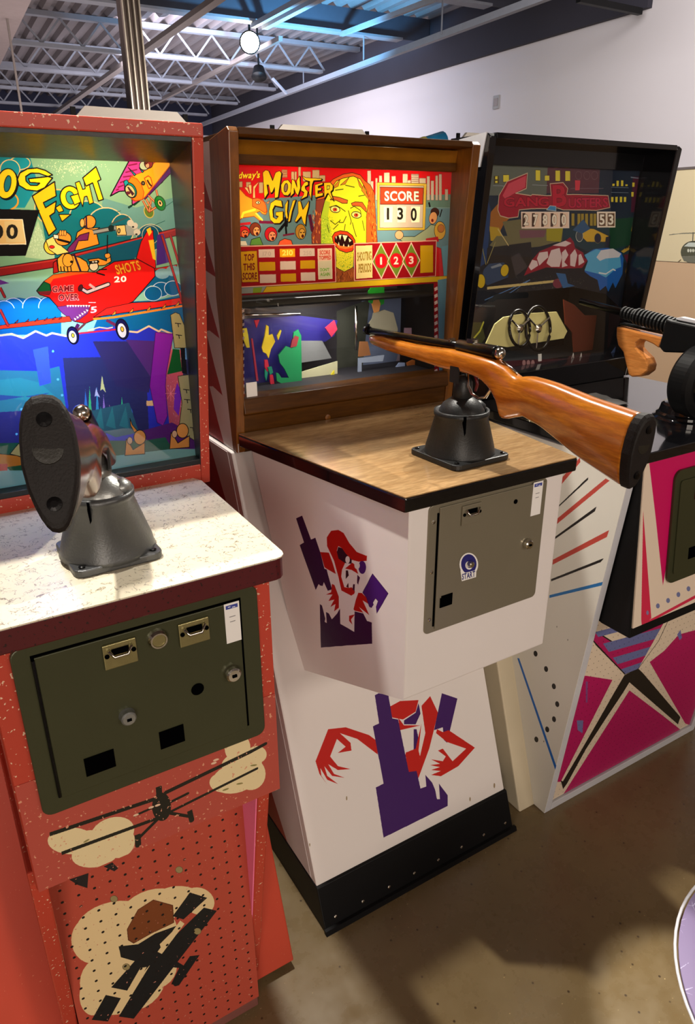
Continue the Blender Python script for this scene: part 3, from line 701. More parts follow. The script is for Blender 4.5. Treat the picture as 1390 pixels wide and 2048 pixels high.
# purple upper-right plane (Z4)
A.view(*Z4)
A.poly([(180, 800), (520, 160), (1260, 150), (1260, 330), (1080, 560), (870, 740), (700, 870), (560, 960), (550, 700), (330, 720)], (196, 60, 150), K, 5)
A.poly([(760, 830), (1255, 250), (1255, 380), (1000, 640), (780, 860)], (80, 24, 110), K, 3)
for a, b in (((490, 270), (640, 240)), ((440, 390), (640, 340)), ((400, 470), (540, 450)), ((345, 570), (450, 530)), ((310, 650), (410, 610)), ((280, 700), (320, 680))): A.line([a, b], (120, 20, 70), 6)
A.poly([(480, 560), (540, 460), (740, 380), (900, 290), (920, 240), (1000, 180), (1255, 170), (1250, 230), (800, 800), (740, 860), (600, 890), (540, 840)], (240, 170, 30), (170, 70, 20), 4)
A.poly([(480, 560), (545, 460), (640, 500), (720, 600), (765, 740), (740, 860), (620, 885), (560, 850), (620, 740), (580, 640)], (250, 130, 20), (170, 50, 10), 3)
A.ell((530, 700), 95, 140, (10, 140, 130), -28, K, 4); A.ell((525, 715), 75, 115, (205, 190, 130), -28, K, 3)
A.poly([(470, 640), (560, 800), (600, 760), (500, 640)], (60, 30, 40)); A.ell((490, 745), 38, 30, (90, 30, 50))
A.poly([(410, 560), (430, 530), (470, 520), (500, 570), (440, 640)], (20, 150, 160), K, 3)
A.poly([(485, 300), (600, 450), (625, 425)], (20, 140, 150), K, 3); A.poly([(680, 310), (735, 395), (760, 375)], (20, 140, 150), K, 3)
A.ell((770, 270), 85, 80, (170, 200, 170), 0, K, 3); A.ell((845, 230), 75, 90, (130, 50, 50), 0, K, 3); A.ell((825, 270), 35, 45, (225, 170, 130), 0, K, 2); A.ell((800, 225), 26, 20, (90, 40, 30), 0, K, 2)
A.ell((750, 577), 26, 30, (110, 110, 90), -20, K, 5)
A.poly([(770, 490), (840, 450), (880, 480), (912, 600), (900, 640), (850, 672)], (250, 185, 40), (180, 60, 20), 4); A.line([(820, 520), (860, 590), (890, 620)], (60, 20, 20), 8)
A.ell((850, 1070), 80, 110, (90, 130, 50), -20, (200, 180, 90), 4)
for a, b in (((745, 880), (850, 1075)), ((850, 1075), (965, 1000)), ((890, 860), (855, 1070)), ((840, 790), (950, 900)), ((975, 690), (1010, 830)), ((800, 850), (880, 990))): A.line([a, b], (120, 50, 30), 10); A.line([a, b], (225, 150, 100), 5)
A.ell((1045, 925), 88, 130, (10, 130, 40), -22, (20, 70, 20), 4); A.ell((1045, 925), 40, 60, (230, 200, 120), -22, K, 3); A.ell((1045, 922), 16, 28, (10, 10, 12), -22)
A.poly([(560, 960), (640, 900), (700, 890), (650, 930), (600, 970)], (10, 60, 40)); A.line([(490, 1005), (545, 970)], (10, 60, 50), 9)
A.line([(1100, 1010), (1300, 870)], (20, 90, 90), 2.5); A.line([(960, 1300), (1130, 1230)], (20, 90, 90), 2.5); A.line([(250, 1095), (360, 1055)], (20, 90, 90), 2.5)
# big red biplane (Z3)
A.view(*Z3)
A.poly([(-250, 640), (40, 640), (140, 620), (250, 640), (370, 610), (440, 820), (-250, 830)], (8, 92, 135))
for c in ((100, 700), (250, 690), (30, 720), (370, 690)): A.ell(c, 80, 75, (6, 95, 140), 0, (205, 215, 215), 3)
A.poly([(-250, 700), (460, 700), (460, 900), (-250, 900)], (6, 92, 138))
A.poly([(-250, 430), (400, 330), (1390, 80), (1390, 140), (540, 345), (400, 395), (-250, 500)], (150, 24, 28), K, 3)
A.line([(-250, 440), (400, 342), (1390, 92)], (190, 60, 50), 4)
A.poly([(540, 320), (840, 240), (1060, 210), (1010, 330), (850, 350)], (14, 90, 120))
A.poly([(830, 240), (1130, 160), (1170, 340), (1040, 330)], (12, 88, 120))
for c in ((1130, 150),): A.ell(c, 62, 70, (8, 82, 118), 0, (190, 200, 170), 3)
A.poly([(1060, 200), (1110, 110), (1150, 115), (1170, 380), (1170, 460), (1020, 340)], (214, 22, 20), K, 3)
A.poly([(1115, 190), (1155, 185), (1170, 340), (1148, 330)], (235, 200, 40)); A.poly([(1100, 110), (1130, 90), (1140, 130), (1120, 160)], (235, 200, 40))
A.poly([(1180, 150), (1230, 140), (1290, 350), (1175, 380)], (70, 40, 140)); A.poly([(1120, 410), (1330, 372), (1330, 398), (1130, 420)], (190, 24, 24), K, 2)
A.poly([(1160, 420), (1300, 400), (1340, 520), (1130, 530), (990, 650), (1180, 640), (1360, 600), (1390, 640), (1390, 880), (950, 890), (700, 860), (740, 760)], (6, 92, 130))
for c in ((1220, 440), (1300, 420)): A.ell(c, 55, 40, (120, 165, 175))
for c in ((1210, 560), (1300, 550), (1150, 590)): A.ell(c, 65, 55, (5, 90, 135), 0, (200, 215, 215), 3)
A.poly([(400, 360), (425, 340), (440, 430), (400, 440)], (170, 24, 24), K, 3)
A.poly([(275, 570), (330, 500), (400, 450), (560, 425), (720, 430), (860, 350), (1030, 330), (1160, 400), (1165, 460), (1000, 650), (700, 790), (640, 815), (560, 800), (470, 730), (370, 620), (300, 600)], (222, 20, 16), K, 4)
A.poly([(330, 500), (400, 450), (560, 422), (700, 432), (560, 450), (400, 480), (370, 530)], (214, 90, 20))
A.poly([(275, 570), (330, 500), (375, 520), (385, 570), (370, 600), (310, 595)], (10, 92, 40), K, 3); A.poly([(280, 575), (385, 570), (370, 600), (310, 597)], (120, 30, 30))
A.poly([(425, 690), (500, 680), (680, 680), (660, 740), (600, 785), (555, 800), (470, 740)], (96, 36, 84), K, 2)
for i in range(9): A.poly([(500+i*20, 677), (518+i*20, 677), (509+i*20, 694)], (235, 200, 150))
for i in range(6): A.poly([(665-i*18, 715+i*13), (655-i*18, 728+i*13), (645-i*18, 708+i*13)], (235, 200, 150))
A.poly([(700, 770), (1390, 665), (1390, 615), (1180, 650), (990, 660), (800, 700)], (220, 34, 26), K, 3); A.line([(700, 782), (850, 770), (1390, 680)], (235, 130, 30), 10)
for x, y in ((850, 740), (980, 722), (1110, 706), (1225, 690), (1325, 672)): A.poly([(x-15, y+16), (x+22, y-24), (x+18, y+6)], (225, 150, 40), K, 2)
A.poly([(-250, 850), (0, 830), (520, 760), (540, 800), (0, 858), (-250, 880)], (214, 44, 20), K, 2)
for x in (120, 200, 270, 340, 400, 450): A.poly([(x-12, 822-x*.08), (x+18, 795-x*.08), (x+12, 815-x*.08)], (160, 30, 20), K, 2)
for a, b in (((0, 545), (35, 615)), ((0, 710), (60, 830)), ((1215, 150), (1370, 650)), ((1280, 150), (1390, 520))): A.line([a, b], (70, 14, 20), 13); A.line([a, b], (165, 34, 30), 8)
A.poly([(-40, 470), (70, 512), (0, 525)], (90, 40, 110))
A.line([(605, 550), (655, 580), (815, 520)], (30, 20, 20), 22); A.line([(605, 550), (655, 580), (815, 520)], (190, 170, 165), 12); A.line([(670, 520), (710, 550)], (190, 150, 140), 12); A.ell((605, 548), 16, 26, (60, 20, 24), 20, K, 3)
A.text('SHOTS', (880, 445), (1062, 408), 70, (240, 170, 40), (130, 50, 10), 2, hv=(-22, -66)); A.text('20', (858, 505), (950, 500), 42, (250, 225, 200))
A.text('GAME', (392, 580), (552, 572), 44, (120, 16, 26), (250, 150, 130), 4); A.text('OVER', (440, 642), (592, 636), 44, (120, 16, 26), (250, 150, 130), 4); A.text('5', (680, 736), (728, 730), 44, (240, 170, 160)); A.poly([(665, 655), (720, 655), (720, 661), (665, 661)], (240, 170, 160))
# pilots
A.poly([(550, 270), (580, 130), (640, 90), (720, 110), (745, 220), (600, 262)], (240, 150, 40), K, 4); A.poly([(520, 240), (600, 150), (670, 130), (660, 190), (590, 195), (560, 270), (480, 300)], (116, 36, 100), K, 3)
A.ell((672, 52), 48, 50, (236, 150, 50), 0, K, 4); A.ell((618, 60), 18, 32, (245, 175, 90), 0, K, 3); A.poly([(640, 80), (660, 100), (750, 95), (720, 115), (640, 100)], (240, 170, 70), K, 3); A.line([(648, 10), (650, 100)], (40, 20, 60), 7)
A.ell((392, 235), 62, 62, (240, 200, 60), 0, K, 4); A.poly([(345, 190), (400, 160), (470, 240), (520, 280), (430, 300), (370, 260)], (248, 214, 120), K, 3); A.ell((390, 240), 20, 12, (210, 30, 30), 0, K, 2)
A.ell((475, 178), 62, 52, (242, 150, 50), 0, K, 4); A.line([(405, 150), (440, 185), (520, 205)], K, 10); A.poly([(400, 145), (440, 150), (440, 180), (405, 178)], (225, 230, 220), K, 3)
for x in (455, 472, 489): A.ell((x, 135), 10, 22, (242, 160, 70), 0, K, 2)
A.poly([(530, 300), (600, 320), (650, 350), (670, 400), (660, 425), (440, 425), (430, 330), (470, 290)], (242, 160, 50), K, 4); A.ell((510, 340), 40, 50, (242, 160, 50), 0, K, 3); A.line([(555, 290), (605, 420)], (40, 20, 60), 9)
A.ell((538, 352), 12, 10, K); 
for x in (455, 480, 505, 530): A.line([(x, 385), (x+5, 420)], K, 5)
A.poly([(660, 335), (740, 325), (800, 345), (805, 300), (830, 300), (835, 350), (790, 378), (700, 385)], (242, 160, 50), K, 4); A.ell((808, 305), 22, 20, (244, 165, 60), 0, K, 3)
A.ell((705, 385), 34, 36, (235, 225, 200), 0, K, 4); A.line([(670, 358), (735, 350)], K, 14); A.ell((700, 352), 9, 6, (230, 230, 220)); A.ell((722, 350), 9, 6, (230, 230, 220)); A.line([(725, 435), (785, 452)], K, 7); A.line([(740, 410), (800, 408)], K, 5)
A.line([(808, 150), (805, 290)], K, 5)
A.line([(700, 130), (880, 95)], (50, 55, 60), 22); A.line([(700, 130), (880, 95)], (150, 160, 160), 12); A.line([(830, 70), (960, 15)], (60, 90, 90), 8)
A.poly([(860, 80), (1000, 70), (1040, 100), (1030, 150), (880, 160)], (150, 165, 165)); 
for c in ((1010, 80), (1030, 130), (980, 60)): A.ell(c, 26, 24, (200, 205, 195))
for c in ((1000, 90), (1025, 145)): A.ell(c, 9, 7, (30, 34, 34))
A.ell((835, 100), 22, 26, (20, 40, 40)); A.poly([(870, 80), (940, 75), (950, 150), (880, 152)], (225, 205, 130), K, 3); A.text('0', (882, 138), (905, 136), 38, K)
# title
A.view(*V3); Y_ = (250, 222, 20)
for off, c in ((7, K), (0, Y_)):
    A.ell((40+off, 415+off), 62, 92, c, 10, K, 4); A.ell((46+off*0, 415), 20, 50, (20, 120, 140), 10, K, 3)
A.poly([(318, 380), (270, 440), (225, 460), (160, 452), (115, 425), (105, 388), (120, 350), (165, 325), (225, 320), (275, 335), (318, 362), (290, 372), (235, 352), (185, 352), (155, 372), (158, 400), (185, 425), (225, 425), (240, 412), (180, 408), (172, 385), (290, 372)], Y_, K, 5)
A.poly([(-330, 330), (-190, 300), (-120, 380), (-190, 500), (-300, 520)], Y_, K, 5); A.poly([(-270, 370), (-210, 350), (-170, 390), (-210, 450), (-255, 460)], (20, 120, 140), K, 4)
A.poly([(195, 490), (330, 402), (340, 490), (262, 530), (275, 560), (340, 520), (330, 590), (300, 610), (340, 690), (295, 730)], (250, 190, 20), K, 5)
A.poly([(335, 560), (365, 540), (385, 580), (355, 590)], (250, 190, 20), K, 4); A.poly([(355, 600), (430, 600), (375, 645)], (250, 190, 20), K, 4)
A.ell((425, 500), 62, 72, Y_, -15, K, 5); A.ell((425, 500), 26, 40, (60, 160, 150), -15, K, 3); A.poly([(425, 490), (492, 470), (500, 520), (450, 545), (440, 520)], Y_, K, 4)
A.poly([(455, 410), (480, 400), (500, 450), (515, 445), (505, 385), (535, 400), (565, 530), (540, 540), (525, 490), (510, 495), (500, 555), (480, 500)], (250, 205, 20), K, 4)
A.poly([(500, 380), (580, 312), (610, 390), (590, 400), (625, 510), (595, 520), (560, 410), (520, 430)], Y_, K, 5)
# score box
A.poly([(-300, 560), (240, 575), (155, 850), (-300, 860)], (8, 8, 10)); A.poly([(-300, 630), (135, 632), (157, 780), (-300, 782)], (230, 196, 130), (250, 240, 220), 4)
A.poly([(25, 642), (135, 640), (148, 768), (38, 770)], (226, 205, 150)); A.text('0', (38, 745), (108, 745), 82, (30, 28, 24))
for x in (-250, -150, -50): A.text('0', (x, 745), (x+70, 745), 82, (30, 28, 24))
A.text('0', (-130, 745), (-60, 745), 82, (30, 28, 24))
# clouds edge and lower window
A.view(*V4)
A.poly([(-300, 220), (70, 215), (150, 232), (215, 185), (290, 210), (310, 195), (400, 222), (560, 190), (600, 165), (700, 160), (780, 190), (900, 165), (960, 190), (1040, 205), (1040, 300), (1180, 300), (1180, 870), (-300, 870)], (6, 60, 150, 0))
A.line([(-300, 225), (0, 215), (70, 205), (140, 230), (215, 188), (280, 215), (315, 200), (400, 218)], (225, 190, 130), 9)
A.line([(780, 190), (830, 195), (900, 158), (960, 190), (975, 178), (1040, 205)], (225, 190, 130), 9); A.line([(530, 185), (600, 165), (650, 172), (680, 165)], (225, 190, 130), 5)
A.poly([(940, 195), (1050, 205), (1030, 300), (1005, 440), (1000, 520), (1012, 700), (985, 760), (950, 740), (905, 520)], (140, 30, 140, 255), (70, 10, 80), 3)
A.poly([(1070, 500), (1100, 560), (1080, 700), (1050, 660), (1055, 560)], (120, 40, 160))
A.poly([(860, 790), (1040, 740), (1200, 830), (1200, 900), (860, 900)], (84, 20, 96)); A.poly([(-300, 870), (300, 860), (640, 850), (870, 850), (1000, 830), (1040, 900), (-300, 1060)], (16, 90, 60))
A.poly([(1030, 90), (1060, 75), (1085, 85), (1125, 180), (1130, 290), (1055, 290)], (176, 160, 90), K, 3); A.poly([(1075, 460), (1150, 450), (1190, 480), (1210, 870), (1080, 790), (1100, 620)], (176, 162, 96), K, 3)
for x, y in ((1075, 140), (1080, 210), (1125, 540), (1150, 660), (1165, 770), (1130, 600)): A.line([(x-18, y), (x+18, y+4)], K, 4); A.line([(x, y), (x+4, y+22)], K, 4)
A.poly([(1045, 295), (1085, 300), (1100, 430), (1010, 450), (1030, 370)], (10, 90, 30)); A.poly([(1090, 290), (1120, 290), (1130, 450), (1100, 440)], (8, 8, 12)); A.poly([(1118, 290), (1140, 292), (1145, 360), (1120, 360)], (110, 160, 180))
for k in range(8):
    a = k*math.pi/4; A.line([(1032, 565), (1032+32*math.cos(a), 565+46*math.sin(a))], (235, 130, 120), 3)
for cx, cy, fl in ((815, 860, 1), (1085, 820, -1)):
    A.poly([(cx-60, cy+80), (cx-52, cy-20), (cx-30, cy+10), (cx-10, cy+45), (cx+60, cy), (cx+60, cy+70)], (232, 150, 60), K, 4); A.ell((cx+30*(1 if fl > 0 else .6), cy-30), 36, 44, (236, 155, 64), 0, K, 4); A.ell((cx-30, cy-10), 16, 22, (230, 180, 120), 0, K, 3)
A.poly([(785, 715), (800, 755), (830, 790), (812, 800), (790, 760)], (225, 140, 50), K, 3)
A.poly([(60, 930), (110, 870), (190, 848), (240, 860), (240, 980), (180, 960)], (180, 165, 90), K, 3); A.poly([(-300, 930), (0, 930), (100, 940), (230, 985), (60, 1010), (-300, 1040)], (200, 120, 30), K, 3)
A.poly([(40, 1010), (230, 985), (250, 1030), (60, 1030)], (10, 80, 40)); A.poly([(-100, 990), (45, 990), (45, 1030), (-100, 1040)], (190, 30, 24))
# wheels of the big plane hang over the window
A.view(*Z3)
A.line([(590, 820), (545, 900)], (70, 20, 60), 16); A.line([(640, 815), (570, 880)], (90, 40, 40), 10); A.line([(545, 895), (920, 855)], (180, 30, 50), 8); A.line([(800, 790), (920, 855)], (100, 30, 60), 14)
for cx, cy, rx, ry in ((548, 905, 42, 66), (918, 858, 46, 78)): A.ell((cx, cy), rx, ry, (14, 14, 60), -12, K, 5); A.ell((cx-2, cy+10), rx*.72, ry*.72, (210, 205, 190), -12, K, 2); A.ell((cx, cy), rx*.25, ry*.25, (210, 170, 40), -12, K, 3)
df_mat = A.mat('left_backglass', .25, .75, True)
GLS = A.sheet('backglass_art', df_mat, DF, 0, 0, 4)
link('glass_pane', boxm(-.023, .4260, yg-.006, yg-.004, 1.137, 1.652), 'pane_glass', DF)
# diorama behind the lower window
yb = 1.40
B = Art((-.05, yb, 1.44), (.47, yb, 1.44), (.47, yb, 1.09), (-.05, yb, 1.09), 700, 480, (6, 40, 190)); B.view(*V4)
B.poly([(-200, 420), (240, 430), (360, 400), (400, 660), (-200, 700)], (10, 120, 150)); B.poly([(-200, 500), (120, 470), (240, 500), (400, 640), (-200, 560)], (14, 140, 160)); B.poly([(-200, 560), (230, 590), (300, 560), (-200, 640)], (10, 70, 150))
B.poly([(200, 300), (290, 280), (310, 500), (240, 520)], (40, 80, 235)); B.poly([(-200, 690), (460, 650), (700, 800), (-200, 900)], (4, 20, 120))
B.poly([(380, 350), (880, 340), (900, 800), (420, 700)], (4, 26, 92)); B.poly([(560, 250), (960, 250), (900, 560), (700, 520)], (22, 20, 90)); B.poly([(760, 240), (960, 250), (920, 480)], (70, 24, 110))
for x, y, hh, c in ((545, 740, 220, (40, 190, 120)), (590, 760, 240, (30, 140, 190)), (630, 770, 200, (150, 120, 210)), (665, 780, 150, (210, 130, 190)), (520, 700, 160, (30, 110, 200)), (740, 780, 200, (40, 210, 130)), (700, 770, 130, (40, 90, 200)), (800, 770, 120, (50, 120, 220)), (620, 560, 110, (200, 210, 140)), (585, 590, 60, (180, 190, 230))):
    B.poly([(x-14, y-hh*.1), (x-4, y-hh), (x+6, y-hh*.5), (x+20, y), (x, y-hh*.2)], c)
B.poly([(410, 700), (780, 620), (840, 800), (700, 830)], (14, 90, 110)); 
for x in (430, 500, 570, 640, 720): B.poly([(x, 760), (x+40, 640), (x+60, 780)], (24, 120, 130))
for x, y, r in ((240, 640, 30), (225, 700, 26), (280, 690, 24), (250, 610, 14)): B.ell((x, y), r*1.2, r*.6, (60, 140, 235))
for x, y in ((320, 310), (350, 480), (100, 810), (330, 790), (375, 575), (130, 660)): B.ell((x, y), 8, 8, (90, 190, 250), n=8)
B.poly([(885, 610), (940, 605), (940, 640), (885, 640)], (240, 200, 130))
B.sheet('diorama_backdrop', B.mat('left_diorama', .6), DF, 0, .003, 1)
link('interior', join([boxm(-.05, .47, 1.405, 1.43, 1.09, 1.66), boxm(-.031, .422, 1.27, 1.40, 1.13, 1.136)]), 'black_paint', DF)
link('light_shelf', boxm(-.03, .421, 1.262, 1.395, 1.462, 1.466), 'black_paint', DF)
def bulb(par, px, y, e, c=(1, .8, .5), r=.012):
    p = ony(px, y); lp = light('POINT', 'bulb_light', tuple(p), e*.30, c, r); lp.parent = par; lp.location = Vector(p)-rootloc(par)
    link('bulb', lathe([(.003, -.012), (.006, -.004), (.006, .004), (.002, .009)], (p[0], p[1]+.016, p[2]), 10), 'bulb', par)
for px, e in (((145, 338), .9), ((218, 338), .8), ((60, 390), .6), ((100, 520), .7), ((235, 592), 1.0), ((150, 580), .8), ((290, 380), .35), ((300, 520), .25), ((30, 600), .18)): bulb(DF, px, 1.325, e)
light_b = light('AREA', 'diorama_lamp', (.2, 1.325, 1.45), 1.3, (.45, .6, 1.0), .12, (.2, 1.37, 1.2)); light_b.parent = DF; light_b.location = Vector((.2, 1.325, 1.45))-rootloc(DF)

# ---- left cabinet: painted strip under the coin door
pz = CY+.0005
A = Art((.006, pz, .86), (.386, pz, .86), (.386, pz, .668), (.006, pz, .668), 1100, 560, (176, 74, 62)); A.view(*D3)
CL = (226, 206, 160)
for c, rx, ry, r in (((330, 420), 110, 62, 0), ((520, 385), 105, 72, -20), ((440, 480), 110, 62, -10), ((540, 420), 85, 80, 0), ((430, 430), 120, 60, 0)): A.ell(c, rx, ry, CL, r)
for c, rx, ry, r in (((1120, 60), 95, 55, -10), ((1090, 130), 110, 68, -15), ((1160, 110), 70, 75, 0), ((1190, 20), 45, 40, 0), ((1030, 150), 60, 45, 0), ((1100, -10), 60, 70, 0)): A.ell(c, rx, ry, CL, r)
BK = (20, 20, 14)
A.line([(230, 390), (720, 225)], BK, 20); A.line([(760, 200), (1165, 5)], BK, 20); A.line([(1160, 8), (1230, -30)], BK, 18)
A.line([(285, 478), (730, 315)], BK, 18); A.line([(790, 285), (1190, 85)], BK, 14); A.line([(790, 240), (870, 200)], BK, 14); A.line([(620, 305), (710, 265)], BK, 12)
A.ell((748, 262), 44, 66, BK); A.line([(735, 168), (738, 215)], BK, 26); A.line([(730, 320), (645, 405)], BK, 16); A.line([(780, 290), (885, 308)], BK, 16); A.line([(637, 390), (640, 440)], BK, 26); A.line([(878, 280), (888, 325)], BK, 24)
for x, y, a in ((1045, 182, 20), (1110, 155, 10), (400, 420, 30), (1175, 70, 8)): A.ell((x, y), 16, 4, (140, 130, 80), -a)
for x, y in ((700, 265), (730, 255), (630, 300), (990, 60), (1000, 45)): A.ell((x, y), 14, 5, (225, 190, 160), -20)
A.sheet('painted_biplane_strip', A.mat('coinbox_paint', .42, speck=(rgb(215, 150, 120), .68)), DF, .0005, .001, 2)

# ---- left cabinet: pegboard
A = Art((.021, .968, .655), (.361, .968, .655), (.361, .962, .030), (.021, .962, .030), 900, 1654, (178, 72, 54)); A.view(*D3)
C2 = (226, 200, 150)
for c, rx, ry, r in (((520, 800), 170, 95, -15), ((430, 880), 100, 110, 0), ((700, 740), 150, 90, -20), ((830, 690), 110, 60, 0), ((920, 700), 75, 62, 20), ((620, 900), 220, 150, -30), ((500, 1080), 130, 130, 0), ((430, 1140), 62, 90, 0), ((600, 1060), 170, 150, -20), ((700, 1000), 120, 110, 0), ((560, 1160), 110, 60, -20)): A.ell(c, rx, ry, C2, r)
A.poly([(590, 830), (640, 740), (710, 695), (800, 720), (805, 800), (700, 850), (620, 895), (595, 880)], (120, 62, 26), (90, 44, 20), 4)
BK = (16, 18, 20)
A.poly([(800, 770), (880, 660), (960, 685), (850, 785)], BK); A.poly([(730, 940), (945, 730), (1005, 745), (620, 1245), (550, 1235)], BK)
A.poly([(550, 910), (640, 900), (720, 850), (830, 810), (740, 900), (760, 960), (700, 1000), (560, 960)], BK); A.poly([(515, 1100), (640, 960), (700, 990), (590, 1115)], BK)
A.poly([(425, 1250), (490, 1135), (560, 1150), (500, 1258)], BK); A.poly([(700, 940), (820, 980), (870, 1010), (810, 1095), (795, 1080), (830, 1010), (740, 1000)], BK); A.poly([(795, 1080), (880, 955), (925, 950), (830, 1090), (812, 1095)], BK)
A.poly([(730, 935), (835, 790), (855, 805), (750, 945)], C2); A.poly([(540, 1200), (650, 1010), (680, 1005), (560, 1215)], C2)
A.poly([(320, 600), (410, 570), (405, 640), (360, 625)], (26, 22, 24)); A.poly([(480, 540), (520, 520), (548, 548), (530, 562)], (26, 22, 24))
for x, y in ((830, 555), (528, 690), (915, 840), (585, 1005)): A.ell((x, y), 17, 15, (150, 135, 90), 0, (90, 70, 50), 2)
for j in range(24):
    for i in range(13):
        A.a[0, 0] = A.a[0, 0]; cx = (i+.6)/13.2*900; cy = (j+.5)/24*1654
        yy, xx = np.ogrid[-7:8, -7:8]; m_ = (xx*xx+yy*yy) <= 46; r0, c0 = int(cy)-7, int(cx)-7
        A.a[r0:r0+15, c0:c0+15][m_] = (.05, .025, .02, 1)
A.sheet('pegboard', A.mat('left_pegboard', .5, speck=(rgb(200, 130, 110), .70)), DF, 0, .004, 1)
c = .02

# ---- middle cabinet: backglass with the shaggy green face
yg = 1.412
A = Art((.588, yg, 1.652), (1.146, yg, 1.652), (1.146, yg, 1.192), (.588, yg, 1.192), 1560, 1286, (96, 132, 150)); A.view(*Z1)
A.poly([(-100, 0), (3000, 20), (3000, 420), (1300, 420), (900, 430), (400, 470), (-100, 480)], (206, 16, 22))
A.view(*Z2)
A.poly([(560, 380), (1400, 370), (1400, 480), (560, 480)], (120, 150, 155)); A.poly([(1150, 350), (1400, 340), (1400, 470), (1150, 470)], (96, 128, 120))
GY = (196, 180, 165)
for x0, x1, y0 in ((570, 605, 105), (600, 630, 210), (650, 670, 180), (685, 715, 155), (735, 790, 125), (810, 850, 160), (920, 970, 138), (965, 1000, 200), (1005, 1080, 140), (1085, 1150, 180), (1160, 1190, 160), (1200, 1230, 205), (1245, 1270, 155), (1280, 1308, 140), (1340, 1370, 290)): A.poly([(x0, y0), (x1, y0), (x1, 400), (x0, 400)], GY, (110, 60, 60), 2)
for y in (150, 170, 190, 210): A.line([(1008, y), (1078, y)], (110, 70, 70), 3)
A.view(*Z1)
for x0, x1, y0, y1 in ((565, 632, 118, 210), (680, 715, 140, 240), (720, 745, 140, 240), (765, 795, 80, 250), (820, 915, 140, 260), (935, 1020, 120, 260), (1020, 1090, 185, 260), (290, 340, 270, 400), (40, 90, 260, 330), (135, 190, 265, 330)): A.poly([(x0, y0), (x1, y0), (x1, y1), (x0, y1)], (186, 160, 120), (120, 50, 30), 2)
for y in (135, 155, 175, 195): A.line([(567, y), (632, y)], (150, 60, 30), 4)
A.poly([(400, 460), (1000, 440), (1000, 1030), (300, 1030), (350, 600)], (92, 122, 130))
# dinosaur
A.poly([(-60, 350), (60, 350), (130, 430), (210, 470), (270, 460), (330, 480), (300, 500), (370, 540), (390, 620), (370, 660), (330, 650), (300, 620), (250, 640), (330, 720), (300, 735), (230, 680), (160, 690), (90, 700), (20, 760), (-60, 700)], (240, 160, 40), (160, 60, 10), 4)
A.poly([(210, 470), (270, 460), (340, 480), (375, 545), (385, 620), (360, 640), (300, 600), (210, 560)], (236, 110, 40), (150, 40, 10), 3)
for p in ([(110, 330), (170, 410), (185, 420), (150, 330)], [(160, 300), (200, 300), (200, 400), (185, 420)], [(215, 460), (220, 320), (300, 250), (240, 350), (245, 460)], [(310, 480), (400, 530), (420, 490), (380, 520)]): A.poly(p, (240, 190, 120), (150, 50, 20), 3)
A.ell((278, 515), 26, 18, (240, 230, 180), 0, K, 3); A.ell((282, 516), 9, 9, K)
A.line([(80, 700), (100, 640), (240, 600)], (250, 220, 60), 12); A.line([(250, 640), (330, 725)], (250, 230, 90), 9)
A.line([(290, 750), (460, 755)], (110, 20, 60), 14); A.line([(40, 780), (180, 765)], (190, 30, 40), 14)
# crowd
for c, rx, ry, sk, hr in (((250, 850), 55, 70, (226, 150, 90), (120, 50, 30)), ((440, 910), 60, 75, (224, 140, 96), (190, 24, 34)), ((800, 880), 52, 80, (200, 150, 60), (170, 120, 40)), ((110, 880), 60, 60, (220, 110, 60), (200, 24, 30))):
    A.ell((c[0]-6, c[1]-14), rx*1.25, ry*1.15, hr, 0, K, 3); A.ell((c[0]+10, c[1]+12), rx*.75, ry*.8, sk, 0, K, 3); A.ell((c[0]+18, c[1]+40), rx*.26, ry*.24, (80, 10, 14), 0, K, 2); A.line([(c[0]-14, c[1]-5), (c[0]+4, c[1]-2)], K, 5); A.line([(c[0]+22, c[1]-3), (c[0]+38, c[1]-5)], K, 5)
A.poly([(200, 960), (300, 930), (340, 1030), (180, 1030)], (90, 140, 60), K, 3); A.poly([(60, 980), (130, 980), (150, 1030), (50, 1030)], (230, 220, 200)); A.poly([(540, 980), (600, 950), (680, 970), (700, 1030), (520, 1030)], (232, 90, 50), K, 3)
A.line([(610, 690), (612, 760), (530, 860)], K, 16); A.line([(610, 760), (620, 890)], K, 12); A.line([(635, 730), (630, 800)], K, 8); A.line([(580, 912), (710, 890)], (110, 20, 50), 10); A.line([(900, 660), (920, 760), (935, 850)], (80, 20, 50), 22)
# face
A.view(*Z2)
A.poly([(60, 400), (190, 230), (230, 190), (330, 140), (420, 125), (500, 150), (540, 200), (600, 250), (640, 330), (650, 520), (660, 700), (670, 830), (20, 830), (15, 740), (50, 640), (70, 520)], (214, 96, 34), (90, 30, 20), 4)
A.poly([(60, 400), (150, 380), (110, 540), (110, 830), (20, 830), (15, 740), (50, 640)], (136, 60, 46), (80, 26, 20), 3)
A.poly([(200, 300), (260, 210), (330, 180), (430, 160), (500, 190), (560, 300), (580, 400), (560, 560), (560, 830), (110, 830), (110, 560), (150, 400)], (222, 216, 40), K, 3)
A.poly([(110, 560), (150, 400), (200, 420), (180, 560), (210, 700), (215, 830), (110, 830)], (176, 200, 50))
A.poly([(250, 830), (440, 830), (430, 1050), (420, 1120), (255, 1120), (260, 980)], (216, 206, 48), K, 3)
for i in range(260):
    x, y = rnd.uniform(115, 230), rnd.uniform(560, 825)
    if i > 120: x, y = rnd.uniform(262, 425), rnd.uniform(910, 1095)
    A.ell((x, y), rnd.uniform(2, 6), rnd.uniform(2, 5), rnd.choice([(120, 160, 40), (100, 150, 50), (236, 226, 90)]), n=7)
A.poly([(250, 1060), (300, 1090), (340, 1110), (400, 1080), (430, 1060), (470, 1200), (400, 1250), (280, 1250), (180, 1240), (250, 1200)], (150, 76, 36), K, 3)
